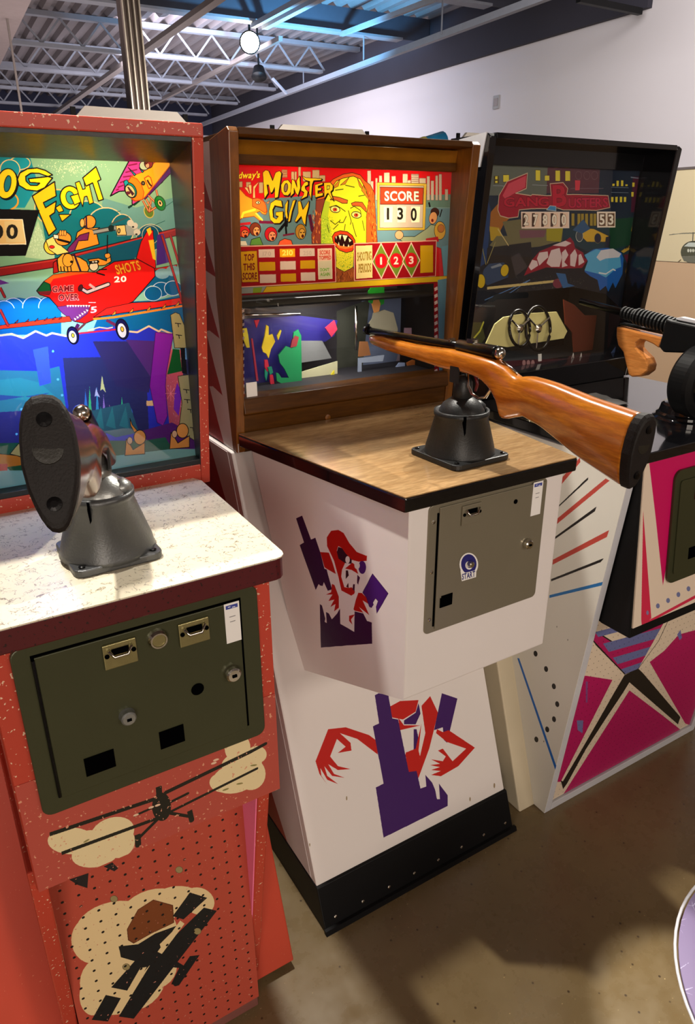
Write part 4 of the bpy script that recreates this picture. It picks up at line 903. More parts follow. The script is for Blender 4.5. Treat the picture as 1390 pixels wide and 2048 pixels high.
for i in range(46):
    x, y = rnd.uniform(262, 440), rnd.uniform(1110, 1220); A.line([(x, y), (x+rnd.uniform(-14, 14), y+28)], rnd.choice([(90, 36, 20), (200, 110, 50)]), 3)
for i in range(110):
    s_ = rnd.random(); x, y = 600+40*s_+rnd.uniform(-40, 25), 300+500*s_
    if rnd.random() < .35: x, y = rnd.uniform(25, 105), rnd.uniform(480, 800)
    A.line([(x, y), (x+rnd.uniform(-3, 12), y+26)], rnd.choice([(150, 50, 24), (240, 150, 60), (120, 40, 20)]), 3.5)
for p in ([(200, 300), (300, 190), (280, 260)], [(300, 250), (390, 170), (350, 240)], [(490, 260), (470, 180), (560, 330)], [(510, 300), (530, 250), (600, 420)]): A.poly(p, (196, 120, 40), K, 2)
A.poly([(230, 360), (290, 370), (375, 400), (370, 430), (320, 430), (260, 400), (200, 395)], (190, 90, 40), K, 3); A.poly([(410, 430), (450, 415), (520, 420), (560, 480), (560, 520), (500, 460), (420, 455)], (206, 90, 40), K, 3)
for c in ((250, 490), (460, 545)): A.ell(c, 48, 32, (236, 220, 130), 10, K, 4); A.ell((c[0]-2, c[1]+2), 20, 17, (216, 60, 30), 0, K, 2); A.ell(c, 7, 7, K)
for pl in ([(190, 470), (260, 450), (310, 480), (350, 510)], [(300, 590), (290, 620), (330, 620), (360, 560)], [(400, 480), (440, 460), (500, 500), (510, 560)], [(380, 500), (410, 610), (400, 640)], [(200, 600), (250, 640), (300, 600)], [(170, 640), (190, 720)], [(420, 620), (440, 700), (460, 760)], [(520, 600), (540, 700)], [(230, 690), (280, 640)], [(340, 700), (350, 640)], [(350, 250), (440, 270)], [(250, 300), (330, 290)], [(480, 360), (540, 350)]): A.line(pl, (70, 80, 20), 5)
A.poly([(220, 760), (245, 720), (300, 702), (370, 712), (420, 750), (448, 800), (446, 860), (420, 905), (360, 920), (290, 895), (235, 835)], (226, 62, 24), K, 4)
A.poly([(245, 770), (300, 735), (370, 745), (425, 800), (430, 840), (380, 860), (280, 850), (245, 810)], (40, 10, 10), K, 2)
for p in ([(280, 745), (315, 740), (300, 800)], [(320, 742), (375, 750), (345, 815)], [(380, 770), (415, 800), (390, 820)], [(250, 760), (268, 755), (262, 795)], [(275, 850), (285, 805), (297, 855)], [(320, 875), (335, 822), (350, 878)], [(370, 870), (382, 828), (395, 866)]): A.poly(p, (240, 232, 190), K, 2)
A.poly([(250, 815), (290, 850), (380, 862), (430, 840), (420, 870), (350, 885), (280, 870)], (232, 120, 50))
# score box
A.poly([(665, 222), (1158, 235), (1140, 695), (670, 698)], (206, 172, 60), (110, 80, 30), 3); A.poly([(690, 250), (1130, 258), (1118, 672), (692, 675)], (186, 170, 160), (120, 90, 40), 3)
A.poly([(698, 268), (1126, 278), (1120, 440), (698, 440)], (180, 60, 34), K, 3); A.text('SCORE', (740, 402), (1080, 405), 92, (250, 244, 225), K, 3)
for x in (732, 865, 1003): A.poly([(x, 462), (x+90, 462), (x+84, 618), (x+4, 618)], (236, 230, 200))
A.text('1', (762, 588), (786, 588), 112, (30, 26, 22)); A.text('3', (868, 588), (925, 588), 112, (30, 26, 22)); A.text('0', (1000, 600), (1060, 598), 120, (30, 26, 22))
# right figures
A.poly([(850, 720), (900, 700), (930, 760), (1040, 760), (1160, 680), (1200, 640), (1250, 650), (1260, 800), (920, 810), (860, 770)], (150, 160, 130), K, 3); A.ell((885, 745), 42, 44, (216, 160, 120), 0, K, 3)
A.ell((1240, 520), 44, 48, (60, 30, 24)); A.ell((1222, 575), 40, 62, (214, 150, 100), 10, K, 3); A.ell((1215, 600), 12, 16, (110, 20, 20)); A.ell((1290, 700), 56, 90, (206, 160, 60), 0, K, 3); A.ell((1300, 680), 34, 40, (180, 110, 50), 0, K, 2)
A.line([(1180, 420), (1190, 460)], K, 12); A.line([(1310, 490), (1290, 560)], K, 9)
A.poly([(1150, 780), (1270, 760), (1280, 810), (1150, 810)], (180, 30, 40)); A.poly([(1250, 860), (1300, 880), (1330, 1180), (1290, 1210), (1240, 1190)], (196, 24, 34), (120, 10, 20), 3); A.poly([(1310, 860), (1400, 840), (1400, 1500), (1330, 1400), (1330, 1180)], (96, 150, 180))
# panels
A.poly([(438, 830), (1255, 800), (1245, 1155), (442, 1200)], (150, 12, 24), (225, 170, 150), 6)
A.poly([(455, 852), (618, 845), (620, 1168), (458, 1180)], (236, 214, 150)); 
A.text('SHOOTING', (468, 1002), (610, 990), 84, (150, 120, 40), None, 0, gap=.05); A.text('PERIODS', (482, 1118), (608, 1108), 84, (150, 120, 40), None, 0, gap=.05)
for i, x in enumerate((705, 855, 1005)):
    A.poly([(x, 830-i*4), (x+85, 995), (x+4, 1175-i*6), (x-85, 1010)], (104, 130, 40), (230, 190, 180), 7); A.ell((x+1, 1002-i*4), 60, 74, (200, 16, 30)); w1 = 10 if i == 0 else 24; A.text(str(i+1), (x-w1, 1038-i*4), (x+w1, 1036-i*4), 72, (240, 215, 205))
A.poly([(1095, 850), (1222, 845), (1222, 1115), (1095, 1122)], (206, 160, 20), (140, 90, 20), 2)
A.poly([(-60, 870), (-60, 845), (248, 836), (254, 1215), (-60, 1230)], (150, 12, 24))
A.view(*Z1)
A.poly([(-60, 1045), (1208, 1020), (1218, 1475), (-60, 1545)], (150, 12, 24), (225, 170, 150), 6)
A.poly([(60, 1105), (265, 1095), (285, 1475), (85, 1480)], (200, 150, 20), (100, 30, 20), 3)
A.text('TOP', (110, 1218), (232, 1210), 76, (110, 14, 24)); A.text('THIS', (100, 1335), (240, 1325), 80, (110, 14, 24)); A.text('SCORE', (92, 1445), (266, 1440), 80, (110, 14, 24), gap=.05)
for (x0, y0, x1, y1), c in (((285, 1080, 478, 1180), 0), ((540, 1075, 725, 1175), 2), ((782, 1070, 962, 1165), 0), ((292, 1235, 486, 1340), 1), ((545, 1225, 733, 1328), 0), ((788, 1215, 966, 1315), 1), ((300, 1385, 494, 1488), 0), ((552, 1375, 737, 1472), 1), ((795, 1360, 970, 1462), 0)):
    A.poly([(x0, y0), (x1, y0-4), (x1+2, y1-4), (x0+2, y1)], ((210, 186, 176), (200, 150, 20), (250, 170, 20))[c])
A.text('210', (570, 1152), (700, 1150), 62, (255, 240, 110)); A.text('170', (335, 1158), (435, 1156), 50, (190, 168, 158)); A.text('250', (825, 1150), (925, 1148), 50, (190, 168, 158))
A.poly([(1000, 1075), (1168, 1068), (1175, 1432), (1010, 1440)], (206, 196, 170), (240, 230, 200), 3); A.poly([(1000, 1075), (1168, 1068), (1170, 1215), (1003, 1225)], (226, 190, 170))
A.text('SCORE', (1022, 1142), (1150, 1138), 48, (206, 60, 30), gap=.05); A.text('TOPPED', (1015, 1205), (1162, 1200), 46, (206, 60, 30), gap=.05); A.text('DON\'T', (1030, 1345), (1140, 1342), 36, (110, 170, 60), gap=.05); A.text('AGAIN', (1030, 1402), (1148, 1398), 40, (110, 160, 60), gap=.05)
A.poly([(-60, 1560), (380, 1535), (330, 1620), (-60, 1640)], (140, 150, 150)); A.poly([(220, 1545), (330, 1538), (310, 1610), (215, 1612)], (130, 160, 40)); A.poly([(380, 1530), (1218, 1480), (2900, 1380), (2900, 1500), (1600, 1545), (330, 1610)], (214, 176, 30), (110, 80, 20), 3)
# title lettering
Y1 = (250, 196, 24)
def L(pts, o=(9, 10)):
    A.poly([(x+o[0], y+o[1]) for x, y in pts], K, K, 5); A.poly(pts, Y1, (60, 24, 10), 3)
L([(335, 150), (370, 120), (405, 130), (455, 250), (490, 150), (540, 130), (562, 160), (520, 450), (480, 462), (480, 330), (450, 390), (430, 400), (405, 300), (385, 300), (400, 400), (355, 470), (345, 300)])
L([(555, 300), (590, 250), (640, 240), (680, 290), (675, 390), (640, 430), (590, 425), (560, 380)]); A.ell((615, 335), 22, 52, (130, 100, 90), 8, K, 4)
L([(690, 230), (720, 250), (750, 330), (745, 250), (780, 190), (790, 340), (760, 430), (735, 400), (712, 340), (712, 400), (668, 445)])
L([(800, 330), (840, 270), (880, 255), (885, 300), (845, 320), (850, 350), (880, 380), (870, 440), (790, 480), (830, 420), (835, 390), (800, 370)])
L([(805, 190), (860, 215), (1050, 225), (1040, 245), (950, 250), (935, 290), (925, 400), (920, 480), (895, 400), (905, 260), (850, 245)])
L([(965, 300), (1060, 270), (1060, 295), (1005, 315), (1005, 340), (1045, 335), (1040, 365), (1000, 372), (1000, 405), (1065, 395), (1060, 430), (970, 455)])
L([(1075, 275), (1150, 270), (1185, 310), (1180, 360), (1155, 385), (1190, 490), (1150, 440), (1125, 400), (1110, 410), (1080, 470)]); A.poly([(1112, 310), (1145, 312), (1140, 350), (1112, 360)], (200, 200, 50), K, 3)
L([(410, 620), (430, 520), (490, 480), (560, 490), (575, 570), (520, 560), (480, 550), (455, 600), (460, 690), (500, 715), (525, 680), (490, 670), (492, 630), (580, 620), (580, 720), (540, 765), (470, 765), (425, 720)])
L([(605, 540), (640, 480), (640, 520), (630, 620), (640, 700), (625, 715), (605, 660)], (10, 8)); L([(700, 490), (735, 480), (690, 620), (665, 740), (640, 750), (655, 640)], (10, 8))
L([(760, 500), (790, 495), (820, 600), (850, 560), (895, 490), (890, 560), (860, 680), (850, 790), (825, 760), (800, 680), (740, 750), (722, 740), (765, 640)])
A.text("dway's", (40, 222), (296, 214), 74, (255, 226, 40), (120, 20, 10), 2, hv=(14, -76), gap=.02); A.text('Mi', (-60, 226), (34, 222), 90, (255, 226, 40), (120, 20, 10), 2)
# clear lower window with striped borders
A.view(*V6)
A.poly([(150, 72), (600, 48), (1172, 12), (1185, 470), (1185, 700), (120, 700)], (60, 60, 80, 0))
A.poly([(100, 100), (206, 78), (222, 600), (222, 700), (100, 700)], (150, 20, 34, 255)); A.poly([(1160, 12), (1180, 10), (1188, 470), (1188, 640), (1165, 640)], (150, 16, 34))
for i in range(16):
    y = 40+i*34; A.poly([(1163, y), (1178, y-8), (1180, y+8), (1165, y+16)], (225, 205, 205)); A.poly([(204, 150+i*34), (220, 144+i*34), (220, 158+i*34), (204, 166+i*34)], (225, 205, 205))
A.poly([(1180, 0), (1240, -10), (1240, 700), (1190, 700)], (90, 140, 170)); A.line([(180, 74), (600, 50), (1175, 12)], (130, 12, 30), 10)
A.sheet('backglass_art', A.mat('middle_backglass', .25, .75, True), MG, 0, 0, 4)
link('glass_pane', boxm(.592, 1.142, yg-.006, yg-.004, 1.192, 1.652), 'pane_glass', MG)
for px, e in (((490, 425), 1.1), ((745, 378), 1.5), ((738, 455), 1.5), ((660, 395), .5), ((780, 345), .5), ((562, 508), .35), ((560, 350), .7), ((650, 470), .5), ((740, 540), .7), ((800, 430), .35)): bulb(MG, px, 1.475, e*.8)
link('light_shelf', boxm(.60, 1.135, 1.425, 1.60, 1.376, 1.380), 'black_paint', MG)
link('interior', join([boxm(.575, 1.16, 1.62, 1.80, 1.08, 1.69), boxm(.592, 1.142, 1.44, 1.62, 1.18, 1.19)]), plain('interior_grey', rgb(40, 40, 48), .7), MG)
link('interior_side', boxm(1.144, 1.16, 1.42, 1.80, 1.08, 1.69), 'black_paint', MG)
# playfield figures behind the window
def cut(par, name, pts, vw, y, color, th=.004, label=None, rough=.5):
    P_ = []
    for p in pts:
        q_ = ony((vw[0]+p[0]/vw[2], vw[1]+p[1]/vw[2]), y); P_.append((q_[0], q_[2]))
    return link(name, prism(P_, y-th, y, 'y'), plain(name+'_paint', rgb(*color), rough, var=.15, scale=20), par, label)
B = Art((.58, 1.60, 1.37), (1.22, 1.60, 1.37), (1.22, 1.60, 1.16), (.58, 1.60, 1.16), 900, 300, (34, 32, 40)); B.view(*Z8)
B.poly([(800, -20), (1400, -60), (1400, 600), (700, 640), (640, 420), (820, 300)], (96, 110, 140)); B.poly([(1090, 250), (1400, 240), (1400, 600), (1000, 600)], (150, 134, 148)); B.poly([(0, 0), (860, -20), (640, 100), (0, 160)], (40, 32, 26)); B.poly([(640, 140), (860, 60), (800, 620), (640, 640)], (56, 60, 52))
B.sheet('playfield_backdrop', B.mat('middle_diorama', .6), MG, 0, .003, 1)
cut(MG, 'stage_flat', [(20, 190), (400, 170), (640, 200), (620, 300), (560, 340), (350, 340), (330, 700), (20, 720)], Z8, 1.55, (28, 22, 110))
cut(MG, 'monster_target', [(250, 430), (300, 370), (340, 385), (350, 280), (380, 260), (400, 300), (405, 640), (330, 650), (240, 600), (235, 545), (250, 550), (270, 580), (320, 580), (290, 520), (260, 480)], Z8, 1.52, (30, 150, 90), label='green dinosaur-like target')
cut(MG, 'wolf_target', [(140, 380), (160, 300), (170, 230), (185, 240), (185, 300), (210, 290), (228, 340), (200, 390), (185, 450), (170, 420), (150, 410)], Z8, 1.525, (240, 210, 40), label='yellow jagged target')
cut(MG, 'small_target', [(12, 255), (40, 250), (50, 300), (60, 380), (40, 380), (20, 330)], Z8, 1.525, (230, 210, 50), label='small yellow target')
for i, (x, y) in enumerate(((170, 490), (205, 590))): cut(MG, 'flame_cutout', [(x-12, y-30), (x+8, y-30), (x+14, y), (x+20, y+40), (x+4, y+50), (x-10, y+20)], Z8, 1.524, (210, 40, 70))
for pts, c_ in (([(90, 200), (125, 195), (105, 250)], (200, 30, 60)), ([(240, 300), (262, 262), (270, 268), (250, 330)], (220, 200, 40)), ([(160, 520), (180, 545), (170, 600), (160, 570)], (20, 150, 120)), ([(180, 510), (205, 505), (215, 545), (195, 560)], (20, 140, 110)), ([(305, 660), (322, 632), (340, 665)], (230, 200, 50)), ([(560, 250), (620, 200), (640, 260), (600, 310)], (150, 30, 60)), ([(340, 330), (360, 300), (385, 310), (370, 370), (330, 380)], (150, 50, 60)), ([(70, 320), (80, 320), (118, 600), (104, 600)], (170, 40, 70))):
    cut(MG, 'stage_ornament', pts, Z8, 1.519, c_)
cut(MG, 'playfield_ramp', [(340, 560), (640, 470), (640, 640), (480, 650), (350, 620)], Z8, 1.545, (196, 196, 160))
cut(MG, 'ramp_stripe', [(540, 640), (620, 530), (625, 640)], Z8, 1.540, (210, 200, 40))
cut(MG, 'mirror_strip', [(400, 335), (540, 335), (600, 450), (400, 480)], Z8, 1.547, (120, 124, 126), rough=.15)
link('tube_lamp', tube([ony((484, 630), 1.50), ony((600, 628), 1.50)], .003, 8), 'chrome', MG, smooth=True)
link('playfield_rod', tube([ony((712, 612), 1.50), ony((712, 700), 1.50)], .0035, 8), 'chrome', MG, smooth=True)
FG = cut(MG, 'figure_target', [(850, 220), (870, 190), (880, 150), (920, 140), (950, 130), (1010, 150), (1040, 260), (1020, 330), (860, 330)], Z8, 1.53, (150, 148, 128), label='figure target in a pale coat')
for nm, pts, c_ in (('face', [(870, 90), (880, 60), (910, 55), (925, 90), (915, 140), (885, 150)], (190, 130, 70)), ('hair', [(845, 10), (865, -20), (950, -20), (948, 90), (925, 100), (920, 60), (880, 55), (870, 90), (850, 80)], (20, 140, 40))):
    P_ = [ony((Z8[0]+p[0]/Z8[2], Z8[1]+p[1]/Z8[2]), 1.525) for p in pts]; link(nm, prism([(q_[0], q_[2]) for q_ in P_], 1.521, 1.525, 'y'), plain('fig_'+nm, rgb(*c_), .5), FG)
for pts, c_ in (([(1020, 520), (1050, 480), (1085, 480), (1090, 590), (1025, 600)], (150, 170, 210)), ([(1100, 480), (1140, 460), (1200, 480), (1215, 520), (1160, 560), (1110, 540)], (190, 110, 50)), ([(1210, 520), (1235, 490), (1275, 500), (1270, 570), (1205, 570)], (30, 130, 50)), ([(1085, 250), (1130, 250), (1130, 310), (1080, 330)], (160, 130, 150)), ([(790, 340), (840, 340), (860, 430), (780, 440)], (150, 100, 60)), ([(780, 450), (950, 430), (940, 470), (800, 480), (800, 620), (775, 620)], (150, 165, 190))):
    cut(MG, 'town_cutout', pts, Z8, 1.535, c_)
lb = light('AREA', 'playfield_lamp', (.86, 1.49, 1.37), .7, (1, .93, .85), .12, (.86, 1.53, 1.2)); lb.parent = MG; lb.location = Vector((.86, 1.49, 1.37))-rootloc(MG)
q = [ony((492, 766), yg-.007), ony((515, 796), yg-.007)]
link('code_sticker', boxm(q[0][0], q[1][0], yg-.0075, yg-.0062, q[1][2], q[0][2]), 'sticker_white', MG)

# ---- middle cabinet: painted monster on the coin box side
A = Art((.590, 1.36, 1.090), (.672, .902, 1.090), (.673, .902, .703), (.637, 1.26, .577), 1100, 1000, (226, 219, 216)); A.view(*Z6); A.sub = 120
PU = (44, 14, 60); PV = (66, 26, 110); RD = (176, 20, 16)
A.poly([(20, 180), (105, 145), (225, 470), (285, 445), (350, 640), (410, 870), (440, 880), (512, 1150), (455, 1170), (400, 1050), (385, 1105), (345, 1095), (330, 1075), (290, 1160), (70, 545), (130, 510)], PU)
A.poly([(350, 640), (470, 650), (520, 790), (565, 940), (440, 870), (410, 850)], RD)
A.poly([(445, 560), (440, 440), (500, 350), (600, 340), (670, 380), (750, 520), (850, 640), (970, 685), (985, 750), (880, 775), (760, 740), (690, 660), (650, 590), (600, 560), (580, 620), (600, 720), (690, 790), (650, 880), (640, 980), (680, 1120), (740, 1130), (780, 1120), (825, 1180), (815, 1210), (775, 1235), (640, 1165), (600, 980), (540, 760)], RD)
A.poly([(600, 570), (650, 590), (700, 660), (780, 745), (780, 800), (690, 790), (600, 730), (580, 640)], (40, 14, 34)); A.ell((725, 745), 30, 50, (226, 219, 216), 0)
A.poly([(690, 865), (790, 785), (830, 820), (870, 940), (780, 885)], RD); A.ell((925, 850), 52, 88, PV); A.ell((855, 825), 38, 48, (226, 219, 216)); A.poly([(860, 690), (990, 690), (985, 760), (860, 770)], RD)
A.poly([(700, 890), (730, 890), (740, 960), (700, 1010)], (40, 14, 30)); A.poly([(860, 950), (895, 990), (870, 1090), (855, 1060)], (60, 20, 60)); A.poly([(735, 1060), (740, 1130), (705, 1115)], (60, 20, 30)); A.poly([(800, 1080), (825, 1080), (820, 1170), (790, 1150)], (60, 20, 50))
A.poly([(510, 1075), (545, 1090), (605, 1250), (605, 1400), (540, 1450), (560, 1350), (490, 1390), (545, 1290), (465, 1310), (520, 1220), (430, 1225), (500, 1190)], RD)
A.poly([(870, 1195), (920, 1200), (1000, 1280), (1030, 1360), (930, 1300), (1020, 1500), (880, 1390), (940, 1470), (820, 1440), (805, 1420), (840, 1290)], RD)
A.poly([(1065, 935), (1280, 1205), (1125, 1480), (1115, 1390), (1140, 1310), (1105, 1270), (1070, 1330), (1080, 1360), (1050, 1400), (1020, 1385), (980, 1260), (930, 1195)], PV, (30, 10, 50), 2)
A.poly([(345, 1350), (375, 1370), (420, 1550), (410, 1590), (440, 1610), (430, 1460), (470, 1480), (510, 1560), (530, 1540), (580, 1480), (620, 1410), (625, 1620), (815, 1730), (820, 1450), (940, 1480), (990, 1580), (1055, 1600), (1060, 1890), (360, 1945)], PU)
A.poly([(745, 1510), (825, 1490), (770, 1560), (790, 1630), (745, 1580)], RD)
A.sheet('painted_side', A.mat('monster_side_paint', .38), MG, .0012, 0, 8)
# ---- middle cabinet: painted monster on the lower front
sl = lambda z: 1.0365+z*.3538
A = Art((X0+.002, sl(1.07), 1.07), (X1-.002, sl(1.07), 1.07), (X1-.002, sl(.110), .110), (X0+.002, sl(.110), .110), 1100, 1900, (226, 219, 216)); A.view(*M5)
PU = (62, 26, 96); RD = (190, 30, 24)
A.poly([(285, 495), (350, 330), (440, 320), (560, 360), (600, 390), (605, 460), (500, 380), (410, 350), (465, 400), (470, 440), (400, 452), (440, 420), (395, 380), (360, 470), (400, 520), (465, 535), (400, 540), (350, 510), (380, 560), (435, 580), (370, 570), (330, 520), (345, 570), (400, 612), (345, 590), (310, 530), (315, 570), (345, 614), (305, 560)], RD)
A.poly([(665, 215), (720, 185), (815, 180), (800, 240), (735, 280), (680, 270)], RD); A.poly([(740, 285), (800, 245), (815, 195), (825, 250), (800, 305), (740, 305)], PU)
A.poly([(710, 270), (740, 310), (825, 310), (720, 335)], RD); A.poly([(790, 330), (805, 330), (815, 380), (800, 440), (790, 440)], PU)
A.poly([(830, 210), (875, 160), (915, 245), (890, 350), (870, 430), (815, 580), (755, 550), (750, 460), (800, 440), (820, 480), (850, 350)], RD); A.poly([(745, 475), (800, 470), (825, 480), (815, 440), (830, 300), (800, 430), (750, 450)], RD)
A.poly([(935, 145), (1015, 172), (962, 400), (945, 385), (940, 320), (895, 335)], PU)
A.poly([(910, 330), (940, 345), (970, 335), (1105, 425), (1020, 520), (930, 572), (880, 565), (930, 545), (880, 540), (925, 525), (875, 515), (925, 508), (880, 485), (940, 495), (955, 470), (915, 440), (940, 430), (990, 495), (1060, 430), (960, 395), (905, 350)], RD)
A.poly([(590, 155), (610, 145), (660, 155), (680, 275), (710, 280), (765, 550), (805, 545), (825, 635), (855, 625), (850, 565), (885, 605), (900, 640), (910, 690), (925, 690), (920, 610), (965, 670), (965, 725), (635, 888), (595, 630), (635, 610), (580, 315), (612, 300)], PU)
for x, y, r_ in ((255, 925, 4), (445, 685, 5), (1205, 620, 6), (1080, 690, 5)): A.ell((x, y), r_*.7, r_*2.2, (150, 130, 100))
A.sheet('front_panel', A.mat('monster_front_paint', .36), MG, .001, .0008, 2)
# ---- middle cabinet: flame stripe on its rear side
def flame(q, th):
    A = Art(*q, 600, 600, (150, 20, 26)); W = (206, 196, 194); pts = [(600, -5)]; y = -5
    for k in range(5):
        x0 = 452-k*6; pts += [(x0+24, y), (x0+60, y+70), (x0+96, y+128), (x0+40, y+118)]; y += 122
    pts.append((600, 605)); A._fill(pts, W); return A
A = flame(((.5742, 1.99, 1.688), (.5742, 1.400, 1.688), (.5742, 1.400, 1.078), (.5742, 1.99, 1.078)), 0)
A.sheet('painted_side', A.mat('flame_paint', .45), MG, 0, .002, 1)
A = flame(((.564, 1.99, 1.07), (.564, 1.44, 1.07), (.564, 1.10, .112), (.564, 1.99, .112)), 0)
A.sheet('painted_side', A.mat('flame_paint_low', .45), MG, 0, .002, 4)

# ---- right cabinet: backglass, unlit
yg = 1.505
A = Art((1.254, yg, 1.676), (1.908, yg, 1.676), (1.908, yg, 1.155), (1.254, yg, 1.155), 1500, 1195, (14, 22, 34)); A.view(*Z5)
A.poly([(0, 40), (1400, 60), (1400, 700), (0, 700)], (16, 34, 52)); A.poly([(60, 40), (570, 60), (560, 290), (60, 300)], (92, 98, 88)); A.poly([(570, 60), (1010, 70), (1000, 280), (560, 280)], (84, 44, 56)); A.poly([(1020, 60), (1400, 60), (1400, 420), (1080, 420)], (18, 32, 52)); A.poly([(1290, 140), (1360, 140), (1340, 440), (1270, 440)], (74, 14, 44))
A.poly([(20, 40), (70, 40), (60, 300), (90, 420), (60, 860), (0, 900)], (22, 52, 96))
WN = (216, 200, 60)
for x, y, w_, h in ((120, 135, 40, 60), (195, 125, 50, 60), (468, 85, 40, 90), (545, 130, 40, 45), (635, 88, 40, 90), (718, 92, 42, 85)): A.poly([(x, y), (x+w_, y), (x+w_, y+h), (x, y+h)], WN, (50, 40, 20), 2)
A.text('H', (118, 198), (158, 198), 60, (60, 50, 20)); A.line([(110, 215), (340, 225)], (140, 146, 150), 3); A.line([(440, 210), (570, 215)], (140, 146, 150), 3); A.line([(760, 240), (1040, 240)], (110, 90, 100), 3)
for x, y, h in ((1115, 200, 20), (1150, 175, 45), (1188, 172, 48), (1225, 205, 14), (1283, 190, 36), (1275, 270, 38), (1105, 312, 42), (1140, 310, 46), (1178, 310, 46), (1212, 312, 42)): A.poly([(x, y), (x+20, y), (x+18, y+h), (x, y+h)], WN)
for y in (230, 272): A.line([(1105, y), (1250, y+4)], (110, 124, 140), 3)
for x in (830, 900, 965): A.ell((x, 130), 26, 34, (84, 44, 56), 0, (120, 100, 104), 2)
A.poly([(800, 170), (845, 172), (838, 255), (802, 255)], (200, 50, 66)); A.poly([(1270, 140), (1340, 150), (1330, 158), (1270, 150)], (110, 124, 140))
RB = (150, 12, 40)
A.poly([(90, 440), (210, 300), (260, 480), (200, 540), (160, 620), (80, 600)], (150, 92, 30)); A.poly([(80, 560), (160, 570), (210, 690), (90, 680)], (170, 140, 30))
A.poly([(190, 520), (330, 500), (560, 520), (700, 560), (690, 680), (500, 730), (180, 760), (80, 720), (140, 640), (230, 640)], (104, 98, 66)); A.poly([(560, 580), (700, 570), (680, 690), (560, 680)], (150, 140, 20)); A.poly([(330, 590), (560, 590), (540, 650), (340, 660)], (110, 70, 80))
A.poly([(700, 560), (1100, 560), (1350, 500), (1350, 900), (880, 760), (700, 660)], (12, 48, 60)); A.poly([(1090, 500), (1340, 480), (1320, 700), (1090, 760)], (8, 60, 36))
A.poly([(60, 740), (430, 690), (440, 860), (280, 1000), (50, 1000)], (26, 24, 26)); A.poly([(260, 820), (330, 780), (400, 900), (300, 980)], (56, 52, 56))
A.poly([(150, 420), (160, 300), (230, 180), (400, 110), (390, 240), (300, 280), (430, 300), (440, 290), (560, 300), (600, 300), (590, 200), (700, 190), (740, 240), (730, 290), (820, 290), (1080, 300), (1095, 400), (980, 425), (860, 420), (760, 420), (700, 420), (640, 400), (560, 410), (440, 410), (330, 420), (320, 480), (240, 490), (170, 470)], RB, (190, 170, 140), 5)
A.poly([(190, 300), (240, 200), (390, 130), (380, 230), (290, 280), (240, 310), (230, 350)], (196, 66, 82))
A.text('GANG', (200, 392), (580, 388), 76, (178, 16, 48), (70, 6, 20), 5, gap=.02); A.text('B', (610, 390), (730, 386), 176, (178, 16, 48), (70, 6, 20), 5); A.text('USTERS', (745, 402), (1080, 395), 78, (178, 16, 60), (70, 6, 20), 5, gap=.02)
A.poly([(560, 420), (590, 385), (640, 390), (640, 430)], (60, 130, 180), (200, 200, 190), 3)
A.poly([(345, 435), (752, 435), (752, 575), (350, 578)], (226, 206, 190)); 
for i, x in enumerate((352, 432, 512, 590, 670)):
    A.poly([(x, 445), (x+70, 445), (x+70, 565), (x, 565)], (228, 196, 170)); A.poly([(x+6, 448), (x+30, 448), (x+26, 562), (x+4, 562)], (70, 46, 34)); A.text('27800'[i], (x+16, 545), (x+56, 545), 84, (236, 226, 206), (50, 30, 24), 4)
for x in (770, 820, 850, 885, 925, 955): A.poly([(x, 450), (x+26, 450), (x+26, 555), (x, 555)], (150, 130, 40), (40, 34, 20), 3)
A.poly([(985, 435), (1142, 435), (1140, 568), (988, 570)], (230, 216, 196)); 
for i, x in enumerate((1000, 1075)): A.poly([(x, 448), (x+58, 448), (x+58, 556), (x, 556)], (110, 80, 54)); A.text('53'[i], (x+6, 542), (x+50, 542), 82, (240, 232, 214), (40, 26, 20), 4)
# yellow car, blue car
A.poly([(860, 570), (960, 580), (1085, 640), (1080, 690), (900, 690), (860, 650)], (200, 160, 40), (60, 40, 20), 3); A.ell((838, 640), 30, 48, (60, 70, 80), 0, (190, 190, 170), 4); A.ell((992, 660), 28, 42, (20, 22, 50), 0, (120, 110, 60), 3); A.poly([(780, 590), (870, 500), (930, 580), (860, 620)], (40, 80, 120)); A.poly([(1060, 650), (1100, 640), (1090, 740), (1050, 740)], (16, 22, 40))
A.poly([(30, 920), (80, 870), (200, 860), (240, 900), (240, 990), (60, 1060), (10, 1000)], (40, 62, 92), K, 3); A.ell((208, 930), 34, 52, (190, 160, 20), 10, K, 3); A.ell((8, 1020), 36, 60, (190, 160, 20), 0, K, 3); A.poly([(90, 900), (170, 870), (190, 890), (100, 915)], (120, 130, 140))
